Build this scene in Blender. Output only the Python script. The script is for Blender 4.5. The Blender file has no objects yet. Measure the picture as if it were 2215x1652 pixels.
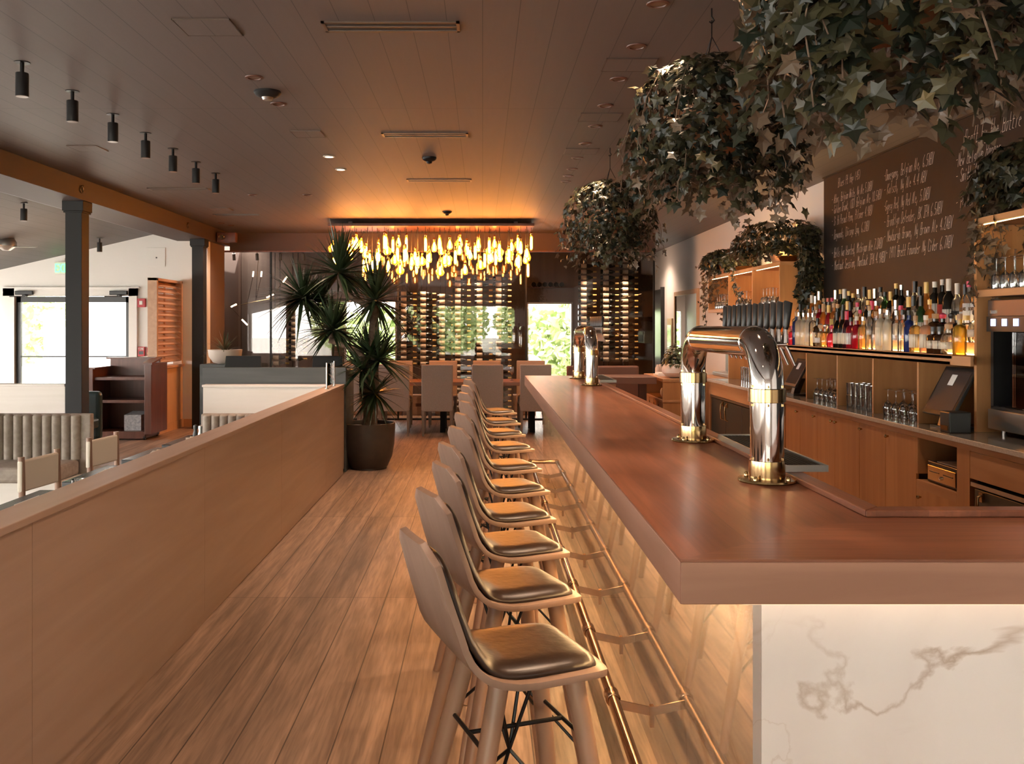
import bpy, math, random
from math import sin, cos, pi, radians, sqrt
from mathutils import Vector, Matrix, Euler
random.seed(7)
sc = bpy.context.scene
C = sc.collection
# ---------------------------------------------------------------- camera, world, exposure
cam_d = bpy.data.cameras.new('camera'); cam = bpy.data.objects.new('camera', cam_d); C.objects.link(cam)
cam.location = (0, 0, 1.6); cam.rotation_euler = (radians(90), 0, 0)
cam_d.sensor_width = 36; cam_d.lens = 32.5; cam_d.shift_x = .02867; cam_d.shift_y = -.0546
cam_d.clip_start = .05; cam_d.clip_end = 200
sc.camera = cam
sc.view_settings.view_transform = 'Standard'; sc.view_settings.look = 'None'
sc.view_settings.exposure = 1.25; sc.view_settings.gamma = 1.0
try: sc.view_settings.use_curve_mapping = False
except Exception: pass
cy = sc.cycles
cy.max_bounces = 7; cy.diffuse_bounces = 4; cy.glossy_bounces = 4; cy.transmission_bounces = 5
cy.transparent_max_bounces = 24; cy.caustics_reflective = False; cy.caustics_refractive = False
cy.sample_clamp_indirect = 4.0; cy.blur_glossy = 0.5; cy.use_denoising = True
w = bpy.data.worlds.new('world'); sc.world = w; w.use_nodes = True
bg = w.node_tree.nodes['Background']; bg.inputs[0].default_value = (1, .945, .885, 1); bg.inputs[1].default_value = 8.2

sun = bpy.data.objects.new('sun', bpy.data.lights.new('sun', 'SUN')); C.objects.link(sun)
sun.data.energy = 9; sun.data.angle = .02; sun.data.color = (1, .96, .88); sun.rotation_euler = (radians(-38), radians(25), 0)
WARM = (1, .67, .44)
BULB_E, LED_E, NICHE_E, SHELF_E = 78, 70, 14, 12
CAN_W, SPOT_W, AISLE_FILL_W = 50, 60, 42

# ---------------------------------------------------------------- materials
def nt(name):
    m = bpy.data.materials.new(name); m.use_nodes = True
    t = m.node_tree; return m, t, t.nodes['Principled BSDF'], t.nodes, t.links
def c4(c): return (c[0], c[1], c[2], 1)
def M(name, c, r=.5, metal=0, emit=None, es=0, coat=0, c2=None, nscale=8, vec=(1, 1, 1), bump=0, bscale=60, spec=None, ramp=(.35, .65), rot=None):
    m, t, p, N, L = nt(name)
    p.inputs['Base Color'].default_value = c4(c); p.inputs['Roughness'].default_value = r; p.inputs['Metallic'].default_value = metal
    if coat: p.inputs['Coat Weight'].default_value = coat; p.inputs['Coat Roughness'].default_value = .1
    if spec is not None: p.inputs['Specular IOR Level'].default_value = spec
    if emit: p.inputs['Emission Color'].default_value = c4(emit); p.inputs['Emission Strength'].default_value = es
    tc = mp = None
    if c2 or bump:
        tc = N.new('ShaderNodeTexCoord'); mp = N.new('ShaderNodeMapping'); L.new(tc.outputs['Object'], mp.inputs[0])
        mp.inputs['Scale'].default_value = vec
        if rot: mp.inputs['Rotation'].default_value = rot
    if c2:
        n = N.new('ShaderNodeTexNoise'); n.inputs['Scale'].default_value = nscale; n.inputs['Detail'].default_value = 6; n.inputs['Distortion'].default_value = .6
        L.new(mp.outputs[0], n.inputs[0])
        cr = N.new('ShaderNodeValToRGB'); cr.color_ramp.elements[0].position = ramp[0]; cr.color_ramp.elements[1].position = ramp[1]
        cr.color_ramp.elements[0].color = c4(c); cr.color_ramp.elements[1].color = c4(c2)
        L.new(n.outputs['Fac'], cr.inputs[0]); L.new(cr.outputs[0], p.inputs['Base Color'])
    if bump:
        n = N.new('ShaderNodeTexNoise'); n.inputs['Scale'].default_value = bscale; n.inputs['Detail'].default_value = 3
        L.new(mp.outputs[0], n.inputs[0])
        b = N.new('ShaderNodeBump'); b.inputs['Strength'].default_value = bump; b.inputs['Distance'].default_value = .01
        L.new(n.outputs['Fac'], b.inputs['Height']); L.new(b.outputs[0], p.inputs['Normal'])
    return m
def wood(name, c, c2, axis='z', r=.5, s=14, bump=.08, **k):
    v = {'x': (.07, 1, 1), 'y': (1, .07, 1), 'z': (1, 1, .07)}[axis]
    return M(name, c, r, c2=c2, nscale=s, vec=v, bump=bump, bscale=s * 5, **k)
def planks(name, c1, c2, gap, width, length, r=.5, along='y', grain=.55, coat=0, gapw=.003, bump=.15, gcol=.55, gs=9):
    m, t, p, N, L = nt(name)
    tc = N.new('ShaderNodeTexCoord'); mp = N.new('ShaderNodeMapping'); L.new(tc.outputs['Object'], mp.inputs[0])
    if along == 'y': mp.inputs['Rotation'].default_value = (0, 0, pi / 2)
    br = N.new('ShaderNodeTexBrick'); L.new(mp.outputs[0], br.inputs[0])
    br.inputs['Color1'].default_value = c4(c1); br.inputs['Color2'].default_value = c4(c2); br.inputs['Mortar'].default_value = c4(gap)
    br.inputs['Scale'].default_value = 1; br.inputs['Mortar Size'].default_value = gapw; br.inputs['Mortar Smooth'].default_value = .1
    br.inputs['Brick Width'].default_value = length; br.inputs['Row Height'].default_value = width; br.offset = .37; br.offset_frequency = 1
    mp2 = N.new('ShaderNodeMapping'); mp2.inputs['Scale'].default_value = (1, .06, 1) if along == 'y' else (.06, 1, 1)
    L.new(tc.outputs['Object'], mp2.inputs[0])
    n = N.new('ShaderNodeTexNoise'); n.inputs['Scale'].default_value = gs; n.inputs['Detail'].default_value = 8; n.inputs['Distortion'].default_value = 1.2
    L.new(mp2.outputs[0], n.inputs[0])
    cr = N.new('ShaderNodeValToRGB'); cr.color_ramp.elements[0].position = .3; cr.color_ramp.elements[1].position = .68
    cr.color_ramp.elements[0].color = (gcol, gcol, gcol, 1); cr.color_ramp.elements[1].color = (1.12, 1.12, 1.12, 1)
    L.new(n.outputs['Fac'], cr.inputs[0])
    n3 = N.new('ShaderNodeTexNoise'); n3.inputs['Scale'].default_value = gs * 7; n3.inputs['Detail'].default_value = 4; n3.inputs['Distortion'].default_value = .4; L.new(mp2.outputs[0], n3.inputs[0])
    cr3 = N.new('ShaderNodeValToRGB'); cr3.color_ramp.elements[0].position = .35; cr3.color_ramp.elements[1].position = .6; q3 = .5 + gcol * .45
    cr3.color_ramp.elements[0].color = (q3, q3, q3, 1); cr3.color_ramp.elements[1].color = (1.04, 1.04, 1.04, 1); L.new(n3.outputs['Fac'], cr3.inputs[0])
    m3 = N.new('ShaderNodeMix'); m3.data_type = 'RGBA'; m3.blend_type = 'MULTIPLY'; m3.inputs[0].default_value = grain; L.new(br.outputs['Color'], m3.inputs[6]); L.new(cr3.outputs[0], m3.inputs[7])
    mx = N.new('ShaderNodeMix'); mx.data_type = 'RGBA'; mx.blend_type = 'MULTIPLY'; mx.inputs[0].default_value = grain
    L.new(m3.outputs[2], mx.inputs[6]); L.new(cr.outputs[0], mx.inputs[7]); L.new(mx.outputs[2], p.inputs['Base Color'])
    b = N.new('ShaderNodeBump'); b.inputs['Strength'].default_value = bump; b.inputs['Distance'].default_value = .01
    ad = N.new('ShaderNodeMath'); ad.operation = 'MULTIPLY_ADD'; L.new(br.outputs['Fac'], ad.inputs[0]); ad.inputs[1].default_value = -.6; L.new(n.outputs['Fac'], ad.inputs[2])
    L.new(ad.outputs[0], b.inputs['Height']); L.new(b.outputs[0], p.inputs['Normal'])
    p.inputs['Roughness'].default_value = r
    if coat: p.inputs['Coat Weight'].default_value = coat; p.inputs['Coat Roughness'].default_value = .15
    return m
def marble(name, metal=0):
    m, t, p, N, L = nt(name)
    tc = N.new('ShaderNodeTexCoord'); col = None
    base = N.new('ShaderNodeRGB'); base.outputs[0].default_value = (.80, .76, .74, 1); prev = base.outputs[0]
    for sc_, wd, vc, rot, fac in ((1.1, .012, (.42, .32, .25, 1), (.5, .9, .3), .85), (2.3, .008, (.5, .40, .33, 1), (.2, .4, .8), .45), (.8, .1, (.70, .64, .62, 1), (1, .2, .5), .5)):
        mp = N.new('ShaderNodeMapping'); mp.inputs['Rotation'].default_value = rot; L.new(tc.outputs['Object'], mp.inputs[0])
        n = N.new('ShaderNodeTexNoise'); n.inputs['Scale'].default_value = sc_; n.inputs['Detail'].default_value = 9; n.inputs['Distortion'].default_value = .8
        L.new(mp.outputs[0], n.inputs[0])
        a = N.new('ShaderNodeMath'); a.operation = 'SUBTRACT'; L.new(n.outputs['Fac'], a.inputs[0]); a.inputs[1].default_value = .5
        ab = N.new('ShaderNodeMath'); ab.operation = 'ABSOLUTE'; L.new(a.outputs[0], ab.inputs[0])
        mr = N.new('ShaderNodeMapRange'); mr.inputs['From Min'].default_value = 0; mr.inputs['From Max'].default_value = wd; mr.inputs['To Min'].default_value = fac; mr.inputs['To Max'].default_value = 0
        L.new(ab.outputs[0], mr.inputs[0])
        n2 = N.new('ShaderNodeTexNoise'); n2.inputs['Scale'].default_value = 1.7; L.new(mp.outputs[0], n2.inputs[0])
        m2 = N.new('ShaderNodeMapRange'); m2.inputs['From Min'].default_value = .42; m2.inputs['From Max'].default_value = .6; L.new(n2.outputs['Fac'], m2.inputs[0])
        mu = N.new('ShaderNodeMath'); mu.operation = 'MULTIPLY'; L.new(mr.outputs[0], mu.inputs[0]); L.new(m2.outputs[0], mu.inputs[1])
        mx = N.new('ShaderNodeMix'); mx.data_type = 'RGBA'; L.new(mu.outputs[0], mx.inputs[0]); L.new(prev, mx.inputs[6]); mx.inputs[7].default_value = vc
        prev = mx.outputs[2]
    L.new(prev, p.inputs['Base Color']); p.inputs['Roughness'].default_value = .03; p.inputs['IOR'].default_value = 1.7; p.inputs['Metallic'].default_value = metal
    return m
def glassy(name, tint, body=0.0, rough=.02, bodycol=None, ior=1.45, gl=1.0):
    m = bpy.data.materials.new(name); m.use_nodes = True; t = m.node_tree; N, L = t.nodes, t.links
    N.remove(N['Principled BSDF']); out = N['Material Output']
    tr = N.new('ShaderNodeBsdfTransparent'); tr.inputs[0].default_value = c4(tint); s = tr.outputs[0]
    if body:
        bc = bodycol or tint
        d = N.new('ShaderNodeBsdfTranslucent'); d.inputs[0].default_value = c4(bc)
        d2 = N.new('ShaderNodeBsdfDiffuse'); d2.inputs[0].default_value = c4(bc)
        a = N.new('ShaderNodeMixShader'); a.inputs[0].default_value = .4; L.new(d.outputs[0], a.inputs[1]); L.new(d2.outputs[0], a.inputs[2])
        b = N.new('ShaderNodeMixShader'); b.inputs[0].default_value = body; L.new(s, b.inputs[1]); L.new(a.outputs[0], b.inputs[2]); s = b.outputs[0]
    g = N.new('ShaderNodeBsdfGlossy'); g.inputs['Roughness'].default_value = rough
    fr = N.new('ShaderNodeFresnel'); fr.inputs[0].default_value = ior
    f = fr.outputs[0]
    if gl != 1:
        mu = N.new('ShaderNodeMath'); mu.operation = 'MULTIPLY'; L.new(f, mu.inputs[0]); mu.inputs[1].default_value = gl; mu.use_clamp = True; f = mu.outputs[0]
    mx = N.new('ShaderNodeMixShader'); L.new(f, mx.inputs[0]); L.new(s, mx.inputs[1]); L.new(g.outputs[0], mx.inputs[2])
    L.new(mx.outputs[0], out.inputs[0]); return m
def leafmat(name, c, c2, under, r=.35):
    m, t, p, N, L = nt(name)
    g = N.new('ShaderNodeNewGeometry'); cr = N.new('ShaderNodeValToRGB')
    e = cr.color_ramp.elements; e[0].color = c4(c); e[1].color = c4(c2); e[0].position = .2; e[1].position = .95
    L.new(g.outputs['Random Per Island'], cr.inputs[0])
    mx = N.new('ShaderNodeMix'); mx.data_type = 'RGBA'; L.new(g.outputs['Backfacing'], mx.inputs[0]); L.new(cr.outputs[0], mx.inputs[6]); mx.inputs[7].default_value = c4(under)
    L.new(mx.outputs[2], p.inputs['Base Color']); p.inputs['Roughness'].default_value = r; p.inputs['Specular IOR Level'].default_value = .35
    return m
def emis(name, col, s):
    m = bpy.data.materials.new(name); m.use_nodes = True; t = m.node_tree; N, L = t.nodes, t.links
    N.remove(N['Principled BSDF']); e = N.new('ShaderNodeEmission'); e.inputs[0].default_value = c4(col); e.inputs[1].default_value = s
    L.new(e.outputs[0], N['Material Output'].inputs[0]); return m

mt = {}
mt['floor'] = planks('oak floor', (.44, .29, .20), (.33, .215, .145), (.10, .06, .04), .19, 2.3, r=.42, grain=.9, gcol=.42, bump=.25)
mt['ceil'] = planks('painted board ceiling', (.150, .120, .113), (.140, .112, .105), (.05, .042, .04), .186, 4.9, r=.55, grain=.1, gapw=.002, bump=.05)
mt['beam'] = M('dark brown beam paint', (.055, .034, .030), .6)
mt['charcoal'] = M('charcoal paint', (.015, .015, .016), .6, spec=.3)
mt['white'] = M('white plaster', (.78, .755, .73), .7, bump=.02)
mt['slope'] = planks('grey board ceiling', (.17, .165, .165), (.16, .155, .155), (.06, .06, .06), .186, 4.9, r=.6, grain=.1, gapw=.002, bump=.05)
mt['panel'] = wood('pale oak panel', (.47, .335, .26), (.54, .40, .32), 'y', .42, 10, .03)
mt['panelz'] = wood('pale oak panel upright', (.47, .335, .26), (.54, .40, .32), 'z', .42, 10, .03)
mt['lime'] = wood('limed oak', (.76, .71, .65), (.82, .77, .72), 'x', .55, 9, .03)
mt['greywood'] = wood('grey stained wood', (.035, .036, .036), (.065, .066, .065), 'x', .45, 7, .05)
mt['bartop'] = planks('oiled oak bar top', (.245, .088, .044), (.18, .062, .032), (.16, .06, .035), .145, 3.0, r=.36, grain=.7, coat=.08, gapw=.0008, bump=.06)
mt['bartopx'] = planks('oiled oak bar top cross grain', (.245, .088, .044), (.18, .062, .032), (.16, .06, .035), .145, 3.0, r=.36, along='x', grain=.7, coat=.08, gapw=.0008, bump=.06)
mt['baredge'] = wood('oak bar edge', (.24, .118, .075), (.31, .16, .105), 'y', .45, 12, .04)
mt['baredgex'] = wood('oak bar edge front', (.24, .118, .075), (.31, .16, .105), 'x', .45, 12, .04)
mt['marble'] = marble('white marble')
mt['marblep'] = marble('mirror polished marble', .66)
mt['cab'] = wood('orange oak cabinet', (.40, .185, .07), (.49, .245, .10), 'z', .4, 10, .03)
mt['caby'] = wood('orange oak cabinet rail', (.40, .20, .09), (.50, .27, .13), 'y', .4, 10, .03)
mt['stone'] = M('speckled counter stone', (.10, .095, .09), .08, c2=(.2, .19, .18), nscale=90)
mt['stoneedge'] = M('counter stone edge', (.42, .37, .32), .3, c2=(.55, .5, .45), nscale=90)
mt['stoolwood'] = wood('ash plywood', (.20, .125, .09), (.25, .16, .118), 'z', .42, 11, .03)
mt['stoolleg'] = wood('ash leg', (.28, .16, .105), (.34, .20, .135), 'z', .42, 11, .02)
mt['leather'] = M('dark brown leather', (.016, .009, .006), .31, c2=(.030, .016, .010), spec=.4, nscale=12, bump=.12, bscale=35)
mt['blackm'] = M('black metal', (.012, .012, .013), .4, .6)
mt['black'] = M('black plastic', (.012, .012, .013), .35)
mt['matblack'] = M('matt black grid', (.012, .012, .012), .75, spec=.2)
mt['chrome'] = M('polished steel', (.82, .80, .78), .06, 1)
mt['brass'] = M('aged brass', (.46, .31, .15), .18, 1)
mt['brassrail'] = M('antique brass rail', (.42, .28, .18), .16, 1)
mt['steel'] = M('brushed steel', (.5, .48, .45), .3, 1)
mt['bronze'] = M('dark bronze metal', (.16, .12, .10), .4, .8)
mt['linen'] = M('taupe linen', (.30, .24, .205), .9, c2=(.36, .29, .25), nscale=120, bump=.1, bscale=300)
mt['velvet'] = M('taupe velvet', (.30, .25, .21), .7, c2=(.38, .32, .27), nscale=20)
mt['darkleg'] = wood('brown chair leg', (.17, .12, .085), (.22, .16, .12), 'z', .5)
mt['tabletop'] = wood('red brown table', (.26, .115, .07), (.33, .15, .09), 'x', .3)
mt['mahog'] = wood('dark mahogany', (.10, .035, .022), (.15, .055, .034), 'z', .35)
mt['darktop'] = M('dark table', (.035, .038, .038), .25)
mt['canvas'] = M('cream canvas', (.80, .72, .60), .9)
mt['pine'] = wood('pine louvre', (.52, .30, .19), (.60, .36, .23), 'y', .5)
mt['pinez'] = wood('maple panel', (.62, .40, .24), (.68, .45, .28), 'z', .5)
mt['teal'] = M('teal leather', (.015, .04, .045), .4)
mt['leatherb'] = M('brown leather', (.16, .075, .05), .45)
mt['pot'] = M('dark bronze planter', (.03, .021, .017), .45, c2=(.045, .031, .025), nscale=8)
mt['soil'] = M('soil', (.03, .02, .013), .95)
mt['bark'] = M('bark', (.13, .085, .06), .9, c2=(.22, .15, .11), nscale=25, bump=.5, bscale=40)
mt['palm'] = leafmat('sword leaves', (.010, .022, .010), (.035, .06, .027), (.03, .05, .024))
mt['ivy'] = leafmat('ivy leaves', (.008, .013, .008), (.062, .055, .026), (.17, .12, .08), .36)
mt['shrub'] = leafmat('shrub leaves', (.30, .42, .15), (.55, .66, .32), (.5, .6, .3), .6)
mt['smallp'] = leafmat('dark foliage', (.03, .045, .018), (.10, .085, .04), (.14, .11, .07))
mt['basket'] = M('brown clay', (.42, .2, .1), .6)
mt['glass'] = glassy('window glass', (.93, .95, .95), gl=1)
mt['tintglass'] = glassy('tinted partition glass', (.80, .77, .76), ior=1.6, gl=1.05, rough=.003)
mt['crystal'] = glassy('drinking glass', (.96, .96, .95), body=.10, ior=1.6, bodycol=(1, 1, 1), gl=2.2)
mt['mirror'] = M('mirror', (.85, .85, .85), .02, 1)
mt['led'] = emis('led strip', (1, .60, .26), LED_E)
mt['ledf'] = emis('soft led strip', (1, .66, .38), 1.6)
mt['led2'] = emis('niche led', (1, .60, .24), NICHE_E)
mt['led3'] = emis('shelf led', (1, .66, .30), SHELF_E)
mt['filament'] = emis('glowing filament', (1, .41, .15), BULB_E)
mt['amberglass'] = glassy('amber bulb glass', (1, .88, .5), body=.5, bodycol=(1, .55, .05), gl=.5)
mt['can'] = emis('lit downlight', (1, .72, .45), 6)
mt['canoff'] = M('unlit lamp face', (.2, .12, .08), .3)
mt['exitg'] = emis('green sign face', (.15, 1, .25), 1.5)
mt['screen'] = emis('blue white screen', (.55, .62, 1), 1.3)
mt['red'] = M('red enamel', (.45, .02, .03), .4)
mt['paper'] = M('white paper', (.75, .72, .68), .7)
mt['ceramic'] = M('white ceramic', (.62, .52, .45), .5)
mt['chalkb'] = M('chalkboard', (.010, .0075, .0068), .6, c2=(.015, .011, .010), nscale=3, spec=.3)
mt['chalk'] = M('chalk', (.62, .56, .52), .9)
mt['concrete'] = M('pale paving', (.55, .55, .53), .8)
mt['grass'] = M('grass', (.25, .4, .1), .9, c2=(.35, .5, .15), nscale=20)
mt['vanwhite'] = M('white vehicle paint', (.8, .8, .8), .3)
mt['cone'] = M('orange plastic', (.9, .3, .1), .5)
mt['crate'] = wood('wine crate wood', (.50, .28, .17), (.62, .38, .24), 'x', .6)
mt['boxr'] = M('printed carton', (.3, .3, .32), .6, c2=(.5, .5, .5), nscale=30)
mt['label'] = M('cream bottle label', (.78, .66, .50), .6)
mt['labely'] = M('yellow bottle label', (.75, .58, .2), .6)
mt['wineglass'] = M('dark wine bottle', (.012, .014, .01), .12)
mt['foilr'] = M('red foil', (.5, .03, .05), .35)
mt['foily'] = M('gold foil', (.75, .5, .15), .35)

# ---------------------------------------------------------------- mesh helpers
class MB:
    def __init__(s): s.v = []; s.f = []; s.mi = []; s.m = 0
    def quad(s, *p):
        n = len(s.v); s.v += [tuple(q) for q in p]; s.f.append(tuple(range(n, n + len(p)))); s.mi.append(s.m); return s
    def box(s, x0, x1, y0, y1, z0, z1):
        if x0 > x1: x0, x1 = x1, x0
        if y0 > y1: y0, y1 = y1, y0
        if z0 > z1: z0, z1 = z1, z0
        n = len(s.v); s.v += [(x0, y0, z0), (x1, y0, z0), (x1, y1, z0), (x0, y1, z0), (x0, y0, z1), (x1, y0, z1), (x1, y1, z1), (x0, y1, z1)]
        for f in ((0, 3, 2, 1), (4, 5, 6, 7), (0, 1, 5, 4), (1, 2, 6, 5), (2, 3, 7, 6), (3, 0, 4, 7)): s.f.append(tuple(n + i for i in f)); s.mi.append(s.m)
        return s
    def prism(s, poly, z0, z1):
        n = len(s.v); k = len(poly); s.v += [(p[0], p[1], z0) for p in poly] + [(p[0], p[1], z1) for p in poly]
        s.f.append(tuple(n + i for i in reversed(range(k)))); s.f.append(tuple(n + k + i for i in range(k)))
        for i in range(k): j = (i + 1) % k; s.f.append((n + i, n + j, n + k + j, n + k + i))
        s.mi += [s.m] * (k + 2); return s
    def hull(s, pts4a, pts4b):
        n = len(s.v); s.v += list(map(tuple, pts4a)) + list(map(tuple, pts4b)); k = len(pts4a)
        s.f.append(tuple(n + i for i in reversed(range(k)))); s.f.append(tuple(n + k + i for i in range(k)))
        for i in range(k): j = (i + 1) % k; s.f.append((n + i, n + j, n + k + j, n + k + i))
        s.mi += [s.m] * (k + 2); return s
    def tube(s, pts, r, seg=10, caps=True):
        pts = [Vector(p) for p in pts]; k = len(pts); n = len(s.v)
        rs = r if isinstance(r, (list, tuple)) else [r] * k
        up = None
        for i, p in enumerate(pts):
            d = (pts[min(i + 1, k - 1)] - pts[max(i - 1, 0)]).normalized()
            if up is None:
                up = Vector((0, 0, 1)) if abs(d.z) < .9 else Vector((0, 1, 0))
            a = d.cross(up)
            if a.length < 1e-4: a = d.orthogonal()
            a.normalize(); b = a.cross(d).normalized(); up = b
            for j in range(seg):
                t = 2 * pi * j / seg; s.v.append(tuple(p + a * cos(t) * rs[i] + b * sin(t) * rs[i]))
        for i in range(k - 1):
            for j in range(seg):
                q = (j + 1) % seg; s.f.append((n + i * seg + j, n + i * seg + q, n + (i + 1) * seg + q, n + (i + 1) * seg + j)); s.mi.append(s.m)
        if caps:
            s.f.append(tuple(n + j for j in reversed(range(seg)))); s.f.append(tuple(n + (k - 1) * seg + j for j in range(seg))); s.mi += [s.m] * 2
        return s
    def lathe(s, prof, seg=20, o=(0, 0, 0), axis='z', sx=1, sy=1):
        n = len(s.v); k = len(prof)
        for (r, z) in prof:
            for j in range(seg):
                t = 2 * pi * j / seg; a, b = r * cos(t) * sx, r * sin(t) * sy
                v = {'z': (a, b, z), 'x': (z, a, b), 'y': (b, z, a)}[axis]
                s.v.append((o[0] + v[0], o[1] + v[1], o[2] + v[2]))
        for i in range(k - 1):
            for j in range(seg):
                q = (j + 1) % seg; s.f.append((n + i * seg + j, n + i * seg + q, n + (i + 1) * seg + q, n + (i + 1) * seg + j)); s.mi.append(s.m)
        if prof[0][0] > 1e-4: s.f.append(tuple(n + j for j in reversed(range(seg)))); s.mi.append(s.m)
        if prof[-1][0] > 1e-4: s.f.append(tuple(n + (k - 1) * seg + j for j in range(seg))); s.mi.append(s.m)
        return s
    def cyl(s, c, r, z0, z1, seg=20): return s.lathe([(r, z0), (r, z1)], seg, c)
    def xf(s, mat, start=0):
        for i in range(start, len(s.v)): s.v[i] = tuple(mat @ Vector(s.v[i]))
        return s
    def build(s, name, mat, parent=None, smooth=False, bevel=0, world=True, seg=2, solid=0, sub=0):
        me = bpy.data.meshes.new(name)
        off = Vector((0, 0, 0))
        if world and parent is not None:
            q = parent
            while q is not None: off += q.location; q = q.parent
        me.from_pydata([tuple(Vector(p) - off) for p in s.v], [], s.f)
        for mm in (mat if isinstance(mat, (list, tuple)) else [mat]): me.materials.append(mm)
        me.polygons.foreach_set('material_index', s.mi)
        if smooth:
            me.polygons.foreach_set('use_smooth', [True] * len(s.f))
            if smooth is True:
                try: me.set_sharp_from_angle(angle=radians(38))
                except Exception: pass
        me.update()
        o = bpy.data.objects.new(name, me); C.objects.link(o); o.parent = parent
        if sub: d = o.modifiers.new('s', 'SUBSURF'); d.levels = sub; d.render_levels = sub
        if solid: d = o.modifiers.new('t', 'SOLIDIFY'); d.thickness = solid; d.offset = -1
        if bevel: d = o.modifiers.new('b', 'BEVEL'); d.width = bevel; d.segments = seg; d.limit_method = 'ANGLE'; d.angle_limit = radians(40)
        return o
def tag(o, label=None, cat=None, group=None, kind=None):
    if label: o['label'] = label
    if cat: o['category'] = cat
    if group: o['group'] = group
    if kind: o['kind'] = kind
    return o
def thing(name, label, cat, loc=(0, 0, 0), rz=0, group=None, kind=None):
    o = bpy.data.objects.new(name, None); C.objects.link(o); o.location = loc; o.rotation_euler = (0, 0, rz); o.empty_display_size = .1
    return tag(o, label, cat, group, kind)
def copy_tree(o, parent=None):
    c = o.copy(); C.objects.link(c); c.parent = parent
    for ch in list(o.children): copy_tree(ch, c)
    return c
def dup(o, loc, rz=None, label=None, group=None):
    c = copy_tree(o); c.location = loc
    if rz is not None: c.rotation_euler = (0, 0, rz)
    return tag(c, label, None, group)
ORD = ['first', 'second', 'third', 'fourth', 'fifth', 'sixth', 'seventh', 'eighth', 'ninth', 'tenth', 'eleventh', 'twelfth', 'thirteenth', 'fourteenth', 'fifteenth', 'sixteenth', 'seventeenth', 'eighteenth', 'nineteenth', 'twentieth']
TENS = {20: 'twenty', 30: 'thirty', 40: 'forty'}
def ordw(n):
    if n < 20: return ORD[n]
    a, b = (n + 1) // 10 * 10, (n + 1) % 10
    return {30: 'thirtieth', 40: 'fortieth'}.get(n + 1) or TENS[a] + '-' + ORD[b - 1]
def light(kind, name, loc, energy, color, parent=None, rot=(0, 0, 0), **k):
    d = bpy.data.lights.new(name, kind); d.energy = energy; d.color = color
    for a, b in k.items(): setattr(d, a, b)
    o = bpy.data.objects.new(name, d); C.objects.link(o); o.parent = parent; o.location = loc; o.rotation_euler = rot
    return o
def S(name, mb, mat, **k): return tag(mb.build(name, mat, **k), None, None, None, 'structure')
H, ZC = 1.6, 3.18
# ---------------------------------------------------------------- setting
S('floor', MB().box(-9.6, 4, -6.1, 20.2, -.1, 0), mt['floor'])
S('ceiling', MB().box(-4.35, 3.8, -6.1, 20.2, ZC, ZC + .15), mt['ceil'])
S('ceiling_left', MB().hull([(-4.87, -6.1, 2.96), (-5.26, -6.1, 3.06), (-9.6, -6.1, 2.06), (-9.6, -6.1, 2.3), (-4.87, -6.1, 3.4)],
    [(-4.87, 14.9, 2.96), (-5.26, 14.9, 3.06), (-9.6, 14.9, 2.06), (-9.6, 14.9, 2.3), (-4.87, 14.9, 3.4)]), mt['slope'])
S('trim_1', MB().box(-4.87, -4.30, -6.1, 15.76, 2.957, 3.33), mt['beam'])            # the long beam
S('trim_2', MB().box(-4.30, 2.94, 15.72, 15.86, 2.88, ZC + .01), mt['beam'])            # fascia over the glass wall, its shade put in by the dark beam colour
def holed(name, axis, c0, c1, a0, a1, z0, z1, holes, mat):
    mb = MB()
    def b(u0, u1, w0, w1):
        if u1 - u0 > 1e-3 and w1 - w0 > 1e-3:
            if axis == 'x': mb.box(u0, u1, c0, c1, w0, w1)
            else: mb.box(c0, c1, u0, u1, w0, w1)
    cur = a0
    for (h0, h1, hz0, hz1) in sorted(holes):
        b(cur, h0, z0, z1); b(h0, h1, z0, hz0); b(h0, h1, hz1, z1); cur = h1
    b(cur, a1, z0, z1); return S(name, mb, mat)
S('wall_right', MB().box(3.72, 3.9, -6.1, 20.2, 0, ZC + .01), mt['white'])
holed('wall_rear', 'x', -6.2, -6.05, -9.6, 3.9, 0, 3.3, [(-9.4, -4.9, .2, 2.6), (-3.3, 1.3, .4, 2.4)], mt['white'])
holed('wall_left', 'y', -9.7, -9.5, -6.1, 14.9, 0, 3.0, [(-4.5, -.5, .55, 1.95), (.3, 4.6, .55, 1.95), (5.4, 9.6, .55, 1.95), (10.4, 14.2, .55, 1.95)], mt['white'])
holed('wall_entry', 'x', 14.75, 14.9, -9.6, -4.39, 0, 3.15, [(-7.45, -5.63, 0, 2.08)], mt['white'])
mt['taupe'] = M('shade toned wall paint', (.16, .11, .09), .7)  # dimness of the return wall is put into this darker colour
S('wall_entry_return', MB().box(-4.69, -4.39, 14.9, 15.72, 0, 3.15).box(-4.8, -4.69, 15.72, 18, 0, 3.15), mt['taupe'])
BW = [(-2.69, -1.67, .83, 2.1), (.86, 1.75, 0, 2.06)]
mt['brownwall'] = wood('brown board wall', (.12, .08, .06), (.17, .12, .09), 'z', .6, 6, .05)
holed('wall_cellar_back', 'x', 18.0, 18.15, -4.7, 2.94, 0, 3.2, BW, mt['brownwall'])
S('wall_corridor_side', MB().box(2.92, 3.0, 18.0, 20.2, 0, 3.2), mt['white'])
holed('wall_corridor_end', 'x', 20.1, 20.25, 2.9, 3.9, 0, 3.2, [(3.06, 3.62, .9, 1.95)], mt['white'])
o = S('window_9', MB().box(3.06, 3.09, 20.08, 20.2, .9, 1.95).box(3.59, 3.62, 20.08, 20.2, .9, 1.95).box(3.09, 3.59, 20.08, 20.2, .9, .93).box(3.09, 3.59, 20.08, 20.2, 1.92, 1.95), mt['white'])  # window added so the mirror has bright greenery to reflect
MB().box(3.09, 3.59, 20.15, 20.156, .93, 1.92).build('glass_pane', mt['glass'], o, world=False)
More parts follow.
